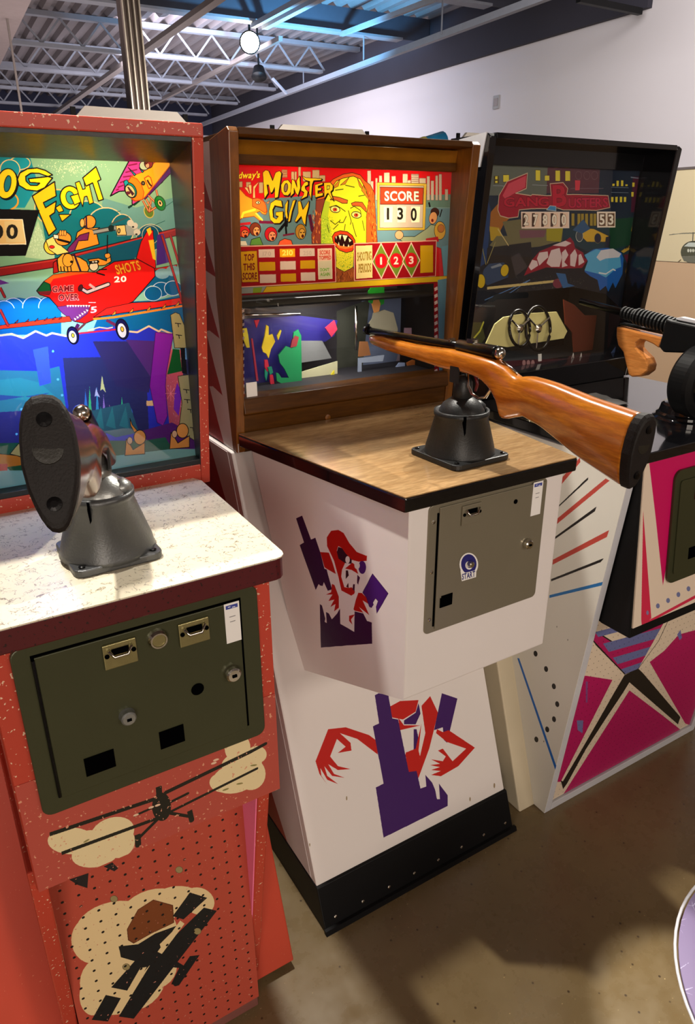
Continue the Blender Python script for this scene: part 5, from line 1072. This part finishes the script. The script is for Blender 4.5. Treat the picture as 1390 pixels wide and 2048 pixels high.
# burst and wave
A.poly([(370, 975), (430, 850), (500, 770), (620, 720), (690, 700), (760, 650), (790, 690), (800, 740), (870, 780), (880, 830), (915, 830), (860, 910), (700, 915), (560, 905), (430, 950)], (136, 14, 40))
for p in ([(410, 900), (440, 840), (480, 850), (490, 890), (430, 930)], [(480, 830), (500, 780), (570, 770), (575, 820), (540, 850), (500, 890)], [(560, 870), (600, 760), (670, 740), (690, 820), (670, 900), (600, 900)], [(690, 780), (720, 750), (745, 800), (710, 860), (740, 890), (690, 905)], [(760, 800), (800, 750), (820, 800), (800, 900), (760, 890)], [(830, 800), (850, 790), (880, 860), (830, 890)], [(610, 720), (720, 680), (770, 700), (720, 730)]): A.poly(p, (206, 186, 184))
A.poly([(880, 800), (960, 750), (1080, 740), (1190, 780), (1210, 830), (1200, 960), (1140, 1080), (1120, 1030), (1080, 1110), (1060, 1060), (1010, 1100), (990, 1010), (930, 980), (880, 940), (910, 860)], (20, 90, 170)); A.poly([(880, 800), (980, 750), (1180, 800), (1190, 900), (1140, 920), (1060, 990), (1000, 960), (880, 930), (910, 850)], (80, 160, 200)); A.poly([(980, 820), (1020, 760), (1120, 745), (1190, 790), (1170, 820), (1060, 830), (1010, 850)], (200, 200, 205)); A.line([(1000, 950), (1060, 960), (1120, 920), (1140, 930)], (206, 214, 220), 9)
# right man, rods
A.poly([(1290, 520), (1320, 440), (1350, 430), (1350, 620), (1270, 600)], (180, 160, 20), K, 2); A.ell((1310, 575), 30, 26, (216, 200, 160), 0, K, 2); A.poly([(1310, 430), (1355, 415), (1355, 450), (1310, 450)], (20, 110, 70)); A.poly([(1280, 620), (1350, 600), (1350, 680), (1290, 680)], (16, 60, 66))
A.poly([(1185, 770), (1340, 660), (1350, 700), (1210, 785)], (180, 150, 50), K, 2); A.text('MONEY', (1225, 752), (1335, 698), 22, K, gap=.05)
A.poly([(1250, 860), (1300, 900), (1280, 1010), (1300, 1050), (1260, 1120), (1220, 1180), (1200, 1160), (1250, 1030), (1220, 940)], (120, 90, 34), K, 3); A.poly([(1210, 800), (1260, 790), (1240, 870)], (90, 12, 40))
for k in range(2): A.line([(40, 1180+k*30), (260, 1085+k*30), (420, 1010)], (80, 120, 170), 5)
A.line([(60, 1080), (640, 1020)], (190, 170, 110), 16); A.ell((655, 1040), 42, 40, (110, 40, 60)); A.ell((590, 1120), 24, 26, (180, 160, 20))
A.poly([(640, 950), (720, 960), (740, 1040), (800, 1060), (700, 1080)], (40, 90, 140)); A.line([(20, 740), (50, 880)], (140, 130, 60), 5); A.line([(130, 690), (60, 870)], (150, 140, 80), 5); A.line([(150, 580), (240, 720)], (190, 170, 110), 6)
for i in range(120): A.ell((rnd.uniform(300, 900), rnd.uniform(980, 1150)), 3, 2, rnd.choice([(130, 140, 120), (70, 90, 90), (120, 110, 50)]), n=6)
# lower window
A.view(*V8)
A.poly([(120, 200), (260, 80), (700, 40), (880, 80), (980, 170), (1010, 300), (980, 470), (860, 520), (600, 560), (100, 560)], (10, 12, 14, 0))
A.poly([(60, 560), (320, 460), (480, 450), (980, 440), (1050, 560), (1040, 640), (60, 700)], (60, 8, 22, 255)); A.poly([(100, 240), (180, 240), (200, 330), (130, 420), (90, 400)], (60, 66, 30)); A.line([(110, 360), (170, 290), (190, 240)], (180, 180, 60), 12)
A.poly([(610, 540), (640, 470), (740, 450), (790, 480), (780, 540), (700, 560), (640, 560)], (110, 160, 180)); A.text('NITE SCORE 100', (640, 518), (776, 500), 18, (30, 40, 50), gap=.05); A.poly([(500, 420), (520, 418), (520, 460), (500, 462)], (220, 220, 215))
for x in (690, 735): A.line([(x, 450), (x+10, 415), (x+12, 445)], (210, 205, 200), 5)
for x in (420, 445, 470): A.ell((x, 470), 10, 16, (160, 120, 120))
A.poly([(900, 430), (960, 350), (1000, 420), (960, 490), (890, 480)], (70, 90, 130)); A.poly([(900, 420), (950, 410), (950, 460), (900, 465)], (150, 100, 30)); A.poly([(860, 480), (1000, 460), (1010, 500), (870, 510)], (8, 70, 40))
A.sheet('backglass_art', A.mat('right_backglass', .35, 0, True), GB, 0, 0, 4)
link('glass_pane', boxm(1.254, 1.908, yg-.006, yg-.004, 1.155, 1.676), 'pane_glass', GB)
link('interior', join([boxm(1.250, 1.915, 1.72, 1.80, 1.08, 1.71), boxm(1.254, 1.908, 1.51, 1.72, 1.14, 1.15)]), 'black_paint', GB)
link('interior_side', boxm(1.911, 1.925, 1.52, 1.80, 1.08, 1.71), 'black_paint', GB)
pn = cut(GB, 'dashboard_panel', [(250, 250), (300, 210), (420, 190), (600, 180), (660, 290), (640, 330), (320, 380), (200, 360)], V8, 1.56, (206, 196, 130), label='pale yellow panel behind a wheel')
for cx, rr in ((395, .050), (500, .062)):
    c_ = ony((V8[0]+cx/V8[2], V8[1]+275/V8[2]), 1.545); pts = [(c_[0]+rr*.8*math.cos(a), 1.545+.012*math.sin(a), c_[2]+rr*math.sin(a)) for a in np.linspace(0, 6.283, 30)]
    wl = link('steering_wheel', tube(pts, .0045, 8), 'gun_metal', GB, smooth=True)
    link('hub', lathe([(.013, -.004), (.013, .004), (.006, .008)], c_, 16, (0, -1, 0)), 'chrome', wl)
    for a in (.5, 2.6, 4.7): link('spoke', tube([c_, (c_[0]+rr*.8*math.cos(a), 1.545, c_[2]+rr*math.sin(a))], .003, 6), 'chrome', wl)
cut(GB, 'building_flat', [(640, 110), (700, 140), (760, 200), (880, 200), (900, 440), (700, 440), (690, 300), (650, 250)], V8, 1.60, (90, 34, 16))
lb = light('AREA', 'playfield_lamp', (1.6, 1.58, 1.42), .8, (1, .93, .8), .1, (1.6, 1.6, 1.3)); lb.parent = GB; lb.location = Vector((1.6, 1.58, 1.42))-rootloc(GB)

# ---- right cabinet: side panel rays
A = Art((1.2672, 1.43, 1.055), (1.2672, .918, 1.055), (1.2672, 1.026, .003), (1.2672, 1.075, .003), 900, 1600, (222, 219, 210)); A.view(*G7); A.sub = 30
RR = (190, 72, 62); BB = (26, 22, 22)
for p, c in (([(315, 400), (475, 220), (480, 255), (318, 445)], RR), ([(297, 610), (530, 385), (543, 376), (540, 395), (300, 618)], BB), ([(286, 712), (680, 385), (712, 402), (287, 752)], RR), ([(274, 852), (598, 615), (608, 610), (595, 645), (276, 868)], BB), ([(262, 1030), (708, 795), (690, 850), (258, 1070)], RR), ([(246, 1185), (655, 1022), (665, 1022), (640, 1050), (247, 1202)], BB), ([(234, 1312), (650, 1208), (678, 1204), (645, 1236), (233, 1334)], (24, 110, 180))): A.poly(p, c)
A.poly([(-40, 1240), (60, 1300), (60, 1315), (-40, 1260)], (24, 110, 180))
A.view(*G8)
A.poly([(292, 236), (304, 236), (548, 945), (534, 948)], (20, 100, 190))
for x, y in ((405, 208), (470, 303), (518, 410), (539, 520), (519, 613), (477, 676), (410, 738)): A.ell((x, y), 12, 18, BB, -12)
for x, y in ((604, 123), (537, 42), (456, 750), (610, 680)): A.ell((x, y), 3, 5, (120, 118, 110))
A.sheet('painted_side', A.mat('ray_paint', .38), GB, 0, .001, 24)
# ---- right cabinet: star panel of pegboard
A = Art((1.293, .9515, .98), (1.921, .9515, .98), (1.921, 1.030, .030), (1.293, 1.030, .030), 1200, 1815, (222, 204, 182)); A.view(*G8)
MG_ = (178, 18, 92)
A.poly([(700, 60), (800, 85), (910, 155), (1230, -30), (1170, 120), (1040, 300), (955, 335), (780, 150)], (176, 22, 92), BB, 6)
for t0, t1 in ((-.02, .10), (.26, .46), (.60, .76), (.88, 1)):
    lp_ = lambda a, b, t: (a[0]+(b[0]-a[0])*t, a[1]+(b[1]-a[1])*t)
    La, Lb, Ra, Rb = (775, 80), (955, 335), (1235, -40), (1042, 300)
    A.poly([lp_(La, Lb, t0), lp_(Ra, Rb, t0), lp_(Ra, Rb, t1), lp_(La, Lb, t1)], (104, 110, 160))
A.poly([(600, 0), (770, 150), (955, 335), (760, 420), (600, 500)], (222, 204, 182)); A.poly([(1240, -60), (1500, -60), (1500, 300), (1040, 300)], (222, 204, 182))
A.line([(775, 148), (955, 332)], BB, 6); A.line([(1040, 300), (1165, 130), (1240, -30)], BB, 5)
A.poly([(560, 345), (720, 345), (880, 370), (560, 1000), (480, 1000)], MG_); A.poly([(660, 620), (700, 620), (695, 700), (665, 680)], (110, 110, 160)); A.poly([(715, 380), (728, 380), (726, 510), (716, 510)], (130, 70, 130))
A.poly([(955, 340), (890, 450), (805, 600), (690, 800), (572, 1000), (575, 1045), (600, 1010), (715, 800), (845, 600), (945, 450), (985, 385), (1285, 645), (1300, 600), (1070, 330), (1040, 300)], (34, 30, 26)); A.poly([(560, 990), (595, 1010), (575, 1045)], BB)
A.poly([(985, 435), (1190, 590), (1310, 685), (545, 1125)], MG_); A.poly([(1110, 260), (1200, 190), (1290, 90), (1400, 60), (1500, 40), (1500, 700), (1330, 640)], MG_); A.poly([(1280, 90), (1300, 60), (1310, 110), (1295, 125)], (110, 110, 170))
for a, b in (((955, 340), (580, 1000)), ((985, 395), (545, 1110)), ((1045, 302), (1300, 600))): pass
for j in range(46):
    for i in range(34):
        cx = (i+.5)/34*1200; cy = (j+.5)/46*1815; r0, c0 = int(cy)-3, int(cx)-3
        yy, xx = np.ogrid[-3:4, -3:4]; m_ = (xx*xx+yy*yy) <= 7
        A.a[r0:r0+7, c0:c0+7][m_] *= np.array([.42, .38, .38, 1], np.float32)
A.sheet('pegboard', A.mat('star_paint', .36), GB, .0, .002, 1)
# ---- right cabinet: pink front of the coin box
A = Art((1.301, .912, 1.064), (1.913, .912, 1.064), (1.913, .8735, .672), (1.301, .8735, .672), 1100, 720, (226, 208, 188)); A.view(*G7)
A.poly([(1022, 250), (1450, 130), (1500, 600), (1390, 600), (1190, 900), (1132, 1235), (1075, 700)], (200, 10, 92)); A.poly([(975, 640), (1028, 1505), (1390, 1310), (1600, 1200), (1600, 1225), (1390, 1335), (965, 1560), (960, 1500)], (206, 40, 76)); A.poly([(975, 640), (1040, 1495), (975, 1540), (962, 1500)], (206, 40, 76))
for x, y in ((1092, 1396), (1173, 1353), (1255, 1306), (1335, 1260), (1415, 1215), (1495, 1170)): A.ell((x, y), 15, 20, (110, 116, 160))
A.ell((1010, 1450), 10, 18, (130, 120, 160))
FP = A.sheet('front_panel', A.mat('pink_paint', .34), GB, .001, .004, 2)
# its coin door
def gpt(p):   # on the leaning face of the coin box
    d = ray(p); n_ = np.array([0, -1, (.912-.8735)/(1.064-.672)]); n_ = np.array([0, 1.0, -(.912-.8735)/(1.064-.672)]); p0 = np.array([1.301, .912-.002, 1.064]); return CAMC+d*(n_.dot(p0-CAMC)/n_.dot(d))
qa = [gpt(p) for p in ((1360, 935), (1326, 1172))]
ln = (.912-.8735)/(1.064-.672)
def gprism(pts, t0, t1): return mesh([(x, .910-(1.064-z)*ln-t, z) for t in (t0, t1) for x, z in pts], [tuple(range(len(pts))), tuple(range(2*len(pts)-1, len(pts)-1, -1))]+[(i, (i+1) % len(pts), len(pts)+(i+1) % len(pts), len(pts)+i) for i in range(len(pts))])
gx0, gx1, gz0, gz1 = gpt((1335, 1100))[0], 1.80, gpt((1330, 1168))[2], gpt((1375, 935))[2]
DR = link('door_frame', gprism(roundrect(gx0, gx1, gz0, gz1, .022), 0, .005), 'olive_door', GB, 'dark olive coin door frame')
DD = link('coin_door', gprism(roundrect(gx0+.018, gx1-.018, gz0+.022, gz1-.024, .008), .004, .008), 'olive_door', GB)
zc = gpt((1375, 1103))[2]; xc = gpt((1378, 1103))[0]
link('reject_slot', gprism([(xc-.014, zc-.014), (xc+.014, zc-.014), (xc+.014, zc+.014), (xc-.014, zc+.014)], .0075, .0092), 'hole', DD)
zc = gpt((1388, 978))[2]; xc = gpt((1390, 978))[0]
cp_ = link('coin_plate', gprism([(xc-.012, zc-.02), (xc+.03, zc-.02), (xc+.03, zc+.02), (xc-.012, zc+.02)], .0075, .010), 'dark_red_edge', DD)

# ---- banner on the right wall
q = wallq(3.6, 5.45, 1.16, 1.95)
A = Art(q[0], q[1], q[2], q[3], 1400, 600, (232, 216, 176)); A.view(1190, 280, 5.12)
A.line([(760, 972), (900, 955), (1400, 940)], (90, 90, 80), 4); A.line([(790, 963), (1400, 950)], (150, 150, 130), 2); A.line([(1005, 945), (1000, 1040)], (60, 60, 50), 6)
A.ell((1010, 1150), 130, 115, (88, 88, 70), 0, (50, 50, 40), 3); A.poly([(910, 1090), (960, 1050), (1090, 1050), (1140, 1100)], (206, 214, 205)); 
for x in (955, 980, 1005, 1030): A.ell((x, 1132), 10, 18, (220, 222, 205))
A.poly([(885, 1190), (910, 1240), (1010, 1262), (1120, 1250), (1140, 1180)], (120, 120, 105)); A.line([(880, 1225), (830, 1270)], (110, 90, 60), 8); A.ell((832, 1272), 12, 22, (110, 60, 30))
for i in range(120): A.ell((rnd.uniform(700, 1400), rnd.uniform(340, 1250)), 2, 2, (206, 190, 150), n=5)
o = thing('wall_banner', 'cream banner on the right wall with a grey helicopter printed on it', 'banner', tuple(rm(UW, 4.6, 1.16)))
A.sheet('printed_sheet', A.mat('helicopter_print', .6), o, 0, .004, 1)
link('top_batten', rbox(UW-.03, UW-.004, 3.6, 5.46, 1.945, 1.965), 'conduit', o)

# ================================================================== guns on their mounts
def interp(tab, s):
    if s <= tab[0][0]: return tab[0][1]
    for (a, va), (b, vb) in zip(tab, tab[1:]):
        if s <= b: return va+(vb-va)*(s-a)/(b-a)
    return tab[-1][1]
def rifle(name, label, loc, rot, woodmat, short=1.0):
    def fs_(s): return s if s > -.1 else -.1+(s+.1)*short
    o = thing(name, label, 'gun', loc); o['localspace'] = 1; o.rotation_euler = rot
    top = [(-.3006, .0157), (-.2796, .0205), (-.1422, .0202), (-.0167, .0273), (.0574, .0257), (.088, .0235), (.1157, .0153), (.135, .0065), (.1442, .0034), (.1565, .0063), (.1694, .0095), (.2193, .0086), (.311, -.0022), (.383, -.0085)]
    bot = [(-.3006, .0076), (-.2925, -.0015), (-.236, -.0068), (-.1406, -.0088), (-.0392, -.0138), (.0132, -.0114), (.0376, -.0117), (.058, -.015), (.0739, -.0214), (.0931, -.0343), (.1064, -.0518), (.1151, -.0738), (.124, -.0735), (.1399, -.0673), (.1625, -.0597), (.2056, -.0692), (.2818, -.0961), (.3285, -.1094), (.3577, -.1181), (.383, -.1185)]
    wid = [(-.3006, .012), (-.29, .018), (-.2, .022), (0, .0235), (.06, .022), (.11, .019), (.15, .0185), (.2, .019), (.3, .021), (.383, .0225)]
    ss = [-.3006, -.299, -.294, -.285, -.26]+[-.23+.03*i for i in range(8)]+[.01, .03, .045, .058, .070, .08, .09, .098, .1064, .111, .1151, .120, .127, .135, .1442, .155, .1625, .175, .19, .2056, .23, .255, .2818, .30, .3285, .345, .3577, .362]
    ss = sorted(set(ss)); NS = 24; v = []; f = []
    for s in ss:
        t_, b_, w_ = interp(top, s), interp(bot, s), interp(wid, s); zc = (t_+b_)/2; h = (t_-b_)/2
        for k in range(NS):
            a = 2*math.pi*k/NS; ca, sa = math.cos(a), math.sin(a); e = 2/2.7
            # butt end slants: lower stations stay, top reaches further back
            sh = 0.0 if s < .30 else (s-.30)/.062*(.012+.012*(sa+1)/2*1.0)
            tp = 1-.42*max(0, -sa)*min(1, max(0, (s-.11)/.08)); v.append((tp*w_*abs(ca)**e*(1 if ca > 0 else -1), -(fs_(s)+sh), zc+h*abs(sa)**e*(1 if sa > 0 else -1)))
    for i in range(len(ss)-1):
        for k in range(NS): f.append((i*NS+k, i*NS+(k+1) % NS, (i+1)*NS+(k+1) % NS, (i+1)*NS+k))
    f.append(tuple(range(NS))); f.append(tuple((len(ss)-1)*NS+k for k in range(NS)))
    link('stock', mesh(v, f), woodmat, o, 'varnished wooden stock', True)
    # butt plate: same section, dark rubber, rounded toe
    last = v[-NS:]; vv = []; ff = []
    cx = Vector((0, sum(p[1] for p in last)/NS, sum(p[2] for p in last)/NS))
    for j, (d, sc_) in enumerate(((.0002, 1.0), (.0002, 1.03), (-.012, 1.04), (-.016, .98), (-.0175, .9))):
        for p in last: vv.append((p[0]*sc_, p[1]+d, cx.z+(p[2]-cx.z)*sc_))
    for i in range(4):
        for k in range(NS): ff.append((i*NS+k, i*NS+(k+1) % NS, (i+1)*NS+(k+1) % NS, (i+1)*NS+k))
    ff.append(tuple(range(NS))); ff.append(tuple(4*NS+k for k in range(NS)))
    bp = link('butt_plate', mesh(vv, ff), 'rubber', o, None)
    for dz in (.036, -.034):
        link('screw', lathe([(.0062, 0), (.0062, .0022), (.003, .0028)], (0, cx.y-.0172-.11*dz, cx.z+dz), 14, (0, -1, .1)), 'gun_metal', bp)
    link('plate_boss', lathe([(.013, 0), (.0125, .0012), (.009, .0014)], (0, cx.y-.0178, cx.z+.012), 20, (0, -1, 0)), 'rubber_olive', bp)
    # barrel, receiver, bolt
    bz = lambda s: .0237+(s+.326)*.028
    br = link('barrel', tube([(0, -fs_(s), bz(s)) for s in (-.328, -.2, -.05, .02)], [.0072, .0074, .0078, .008], 16), 'gun_metal', o, None, True)
    link('muzzle_ring', tube([(0, -fs_(-.331), bz(-.331)), (0, -fs_(-.318), bz(-.318))], .0092, 16), 'gun_metal', br, None, True)
    link('front_sight', boxm(-.0012, .0012, -fs_(-.318), -fs_(-.328), bz(-.323)+.006, bz(-.323)+.0145), 'gun_metal', br)
    rc = link('receiver', tube([(0, .02, .0325), (0, .015, .033), (0, -.082, .0345), (0, -.086, .0345)], [.008, .0115, .0118, .0118], 20), 'gun_metal', o, None, True)
    link('rear_sight', join([boxm(-.006, .006, .035, .041, .036, .0435), boxm(-.007, -.004, -.028, -.012, .043, .050), boxm(.004, .007, -.028, -.012, .043, .050), boxm(-.006, .006, -.024, -.018, .042, .047)]), 'chrome', rc)
    link('bolt', tube([(0, -.082, .0345), (0, -.094, .0345), (0, -.098, .0345), (0, -.1005, .0345)], [.0098, .0104, .008, .004], 20), 'chrome', o, None, True)
    link('tang_strip', tube([(0, -.1, .0225), (0, -.12, .0155), (0, -.138, .0075)], .0018, 8), 'chrome', o, None, True)
    gd = [(0, -.012, -.013), (0, -.016, -.035), (0, -.028, -.049), (0, -.046, -.053), (0, -.064, -.047), (0, -.074, -.032), (0, -.077, -.018)]
    tg = link('trigger_guard', tube(gd, .003, 10), 'chrome', o, None, True)
    link('trigger', tube([(0, -.034, -.012), (0, -.040, -.028), (0, -.036, -.041)], [.004, .003, .0025], 8), plain('trigger_red', rgb(96, 20, 30), .4), o, None, True)
    for a, b in ((-.0225, -.0195), (.0195, .0225)): link('fork_cheek', boxm(a, b, -.012, .012, -.030, .004), 'cast_iron', o)
    del o['localspace']; return o
c0 = (0.876, 1.020, 1.1216)
mount('gun_mount', 'black cone swivel mount bolted to the wood-grain table', c0, .066, .050, .093, .070, R_(2), 'cast_iron', 'cast_iron', 'cast_iron', .158)
rifle('mounted_rifle', 'mounted rifle with orange wooden stock on the wood-grain table, pointing at the monster glass', (.868, 1.012, 1.300), (0, 0, 0), 'gun_wood')
c1 = (0.193, 0.985, 1.1006)
mount('gun_mount', 'worn grey cone swivel mount bolted to the cream speckled table', c1, .064, .044, .098, .062, R_(2), 'gray_casting', 'silver_casting', 'silver_casting', .150)
GUNB = rifle('mounted_rifle', 'mounted rifle on the cream table seen from behind, black rubber butt plate facing the camera', (.190, .985, 1.258), (R_(-24), 0, R_(-16)), wood('dark_gun_wood', rgb(84, 44, 26), rgb(128, 70, 40), 6, 9, .22, .6, 1), .55)

# tommy-style gun on the right table
XG = 1.60
def g3(p, x=XG): return onx(p, x)
bc = g3((1352, 826)); bc = np.array([1.615, bc[1]-.02, 1.086])
o = thing('gun_mount', 'glossy black stepped round mount on the black table at the right edge', 'gun mount', tuple(bc))
link('stepped_base', lathe([(.080, 0), (.080, .006), (.072, .010), (.072, .016), (.066, .020), (.062, .038), (.056, .042), (.046, .044), (.038, .056), (.02, .064)], tuple(bc), 40), 'black_gloss', o, smooth=False)
link('post', lathe([(.016, .06), (.016, .10)], tuple(bc), 20), 'black_paint', o)
o = thing('mounted_submachine_gun', 'black drum-fed toy submachine gun with a light wooden foregrip on the black table', 'gun', tuple(bc+np.array([0, 0, .1])))
a, b = g3((1196, 612)), g3((1345, 652))
d = (b-a)/np.linalg.norm(b-a)
m_ = g3((1250, 626)); pts = [a-d*.06, m_, b+d*.02]
br = link('barrel', tube(pts, [.0085, .010, .013], 18), 'gun_metal', o, smooth=True)
for i in range(16):
    c = m_+d*(i*.0105-.004); link('cooling_fin', tube([c, c+d*.0045], .0205 if i > 3 else .016, 18), 'cast_iron', br)
def side(name, pts, hw, mat, x=XG, bev=.004, lab=None):
    P_ = [(g3(p, x)[1], g3(p, x)[2]) for p in pts]; return link(name, prism(P_, x-hw, x+hw, 'x', bev, 2), mat, o, lab)
VG = lambda p: (1160+p[0]/5.687, 580+p[1]/5.687)
side('rail', [VG(p) for p in ((465, 395), (485, 372), (1010, 480), (1005, 515))], .010, 'chrome', bev=.001, lab='bright metal rail')
side('sight_block', [VG(p) for p in ((750, 398), (1010, 455), (1005, 485), (755, 430))], .006, 'silver_casting', bev=.001)
side('foregrip', [VG(p) for p in ((465, 410), (980, 535), (985, 570), (945, 655), (880, 610), (790, 570), (735, 562), (690, 600), (685, 650), (730, 700), (800, 770), (830, 850), (815, 920), (740, 975), (640, 982), (600, 960), (575, 850), (540, 700), (480, 620), (462, 520))], .018, 'grip_wood', bev=.007, lab='light varnished wooden foregrip')
side('receiver', [VG(p) for p in ((1040, 320), (1110, 345), (1700, 470), (1700, 720), (1010, 700), (960, 640), (1005, 470))], .022, 'black_paint', bev=.004)
side('top_strip', [VG(p) for p in ((1110, 318), (1170, 305), (1700, 420), (1700, 450), (1120, 338))], .008, 'white_edge', bev=.001)
dc = g3((1396, 762)); dm = np.array([0.10, .985, .02]); dm = Vector(dm).normalized()
dr = link('drum_magazine', lathe([(.070, -.032), (.084, -.026), (.088, -.018), (.088, .018), (.084, .026), (.070, .032)], (XG, dc[1]-.01, dc[2]), 64, dm), 'black_paint', o, smooth=False)
link('drum_cap', lathe([(.060, -.038), (.064, -.032)], (XG, dc[1]-.01, dc[2]), 40, dm), 'black_gloss', dr)
link('winding_key', boxm(XG-.02, XG+.02, dc[1]-.054, dc[1]-.046, dc[2]-.004, dc[2]+.004, .001), 'gun_metal', dr)
# stray paper on the black table
o = thing('paper_sheet', 'crumpled grey paper lying on the black table behind the round mount', 'paper', (1.50, 1.27, 1.086))
vs = []; fs = []
for j in range(7):
    for i in range(11):
        vs.append((1.38+i*.024+j*.004, 1.21+j*.022, 1.0875+.004*abs(math.sin(i*1.3+j*1.9))))
for j in range(6):
    for i in range(10): k = j*11+i; fs.append((k, k+1, k+12, k+11))
me = mesh(vs, fs); link('sheet', me, plain('paper_grey', rgb(150, 150, 150), .45), o, smooth=True)

# round stool at the lower right corner
sc_ = (1.045, .180, 0)
o = thing('round_stool', 'round stool with a lilac starburst vinyl seat and white piping, lower right corner', 'stool', sc_)
SA = Art((.74, .485, .4501), (1.35, .485, .4501), (1.35, -.125, .4501), (.74, -.125, .4501), 900, 900, (122, 106, 146)); SA.view(1230, 1700, 5.89)
def burst(c, arms, w_=9):
    for dx, dy in arms: SA.poly([(c[0]-w_*.6, c[1]-w_*.6), (c[0]+dx, c[1]+dy), (c[0]+w_*.6, c[1]+w_*.6)], (186, 180, 214))
burst((715, 835), ((140, -30), (95, 160), (110, 60), (10, -60))); burst((790, 1650), ((140, -30), (110, 190), (130, 60), (10, -140), (-60, 20)), 16); burst((700, 1430), ((110, -60), (190, -110)), 10); burst((915, 660), ((-70, -20), (60, -60), (40, 90), (-10, -70)))
rs = random.Random(9)
for i in range(26):
    cx, cy = rs.uniform(100, 800), rs.uniform(100, 800)
    if cx < 330 and cy < 500: continue
    for k in range(6):
        a = k*1.047+rs.random(); l_ = rs.uniform(20, 46); SA._fill([(cx-2, cy-2), (cx+l_*math.cos(a), cy+l_*math.sin(a)), (cx+3, cy+2)], (186, 180, 214))
st = SA.mat('starburst_vinyl', .5)
vs = [(sc_[0], sc_[1], .4525)]; uv = [(.5, .5)]; fs = []
for r_, z_ in ((.15, .4525), (.27, .4515), (.285, .449)):
    for k in range(72):
        a = 2*math.pi*k/72; x, y = r_*math.cos(a), r_*math.sin(a); vs.append((sc_[0]+x, sc_[1]+y, z_)); uv.append((.5+x/.61, .5+y/.61))
for k in range(72): fs.append((0, 1+k, 1+(k+1) % 72))
for j in range(2):
    for k in range(72): fs.append((1+j*72+k, 1+(j+1)*72+k, 1+(j+1)*72+(k+1) % 72, 1+j*72+(k+1) % 72))
me = mesh(vs, fs); ul = me.uv_layers.new(name='UVMap')
for lp in me.loops: ul.data[lp.index].uv = uv[lp.vertex_index]
link('seat_top', me, st, o, 'lilac vinyl with pale starbursts', True)
link('seat', lathe([(.20, .405), (.25, .408), (.276, .425), (.284, .440), (.284, .448)], sc_, 72), plain('seat_side', rgb(120, 108, 140), .4), o, smooth=True)
link('piping', tube([(sc_[0]+.290*math.cos(a), sc_[1]+.290*math.sin(a), .448) for a in np.linspace(0, 6.2832, 73)], .0025, 8), 'white_edge', o, smooth=True)
link('pedestal', lathe([(.03, .02), (.028, .385)], sc_, 24), 'chrome', o, smooth=True)
link('foot', lathe([(.17, 0), (.17, .006), (.05, .03), (.03, .035)], sc_, 40), 'chrome', o, smooth=True)

# rolled blue and yellow print behind the black-framed cabinet
o = thing('rolled_poster', 'rolled blue and yellow poster lying on the cabinets behind the wood-framed game', 'poster', (1.55, 2.12, 1.75))
a, b = Vector((1.47, 2.1, 1.75)), Vector((1.655, 2.1, 1.785))
PB = plain('poster_blue', rgb(40, 150, 215), .4, var=.4, scale=30)
link('roll', tube([a, a.lerp(b, .5), b], [.012, .022, .030], 14), PB, o, smooth=True)
link('yellow_band', tube([a.lerp(b, .35)-Vector((0, 0, 0)), a.lerp(b, .6)], [.0202, .0255], 14), plain('poster_yellow', rgb(235, 225, 90), .4), o, smooth=True)
bpy.context.view_layer.update()
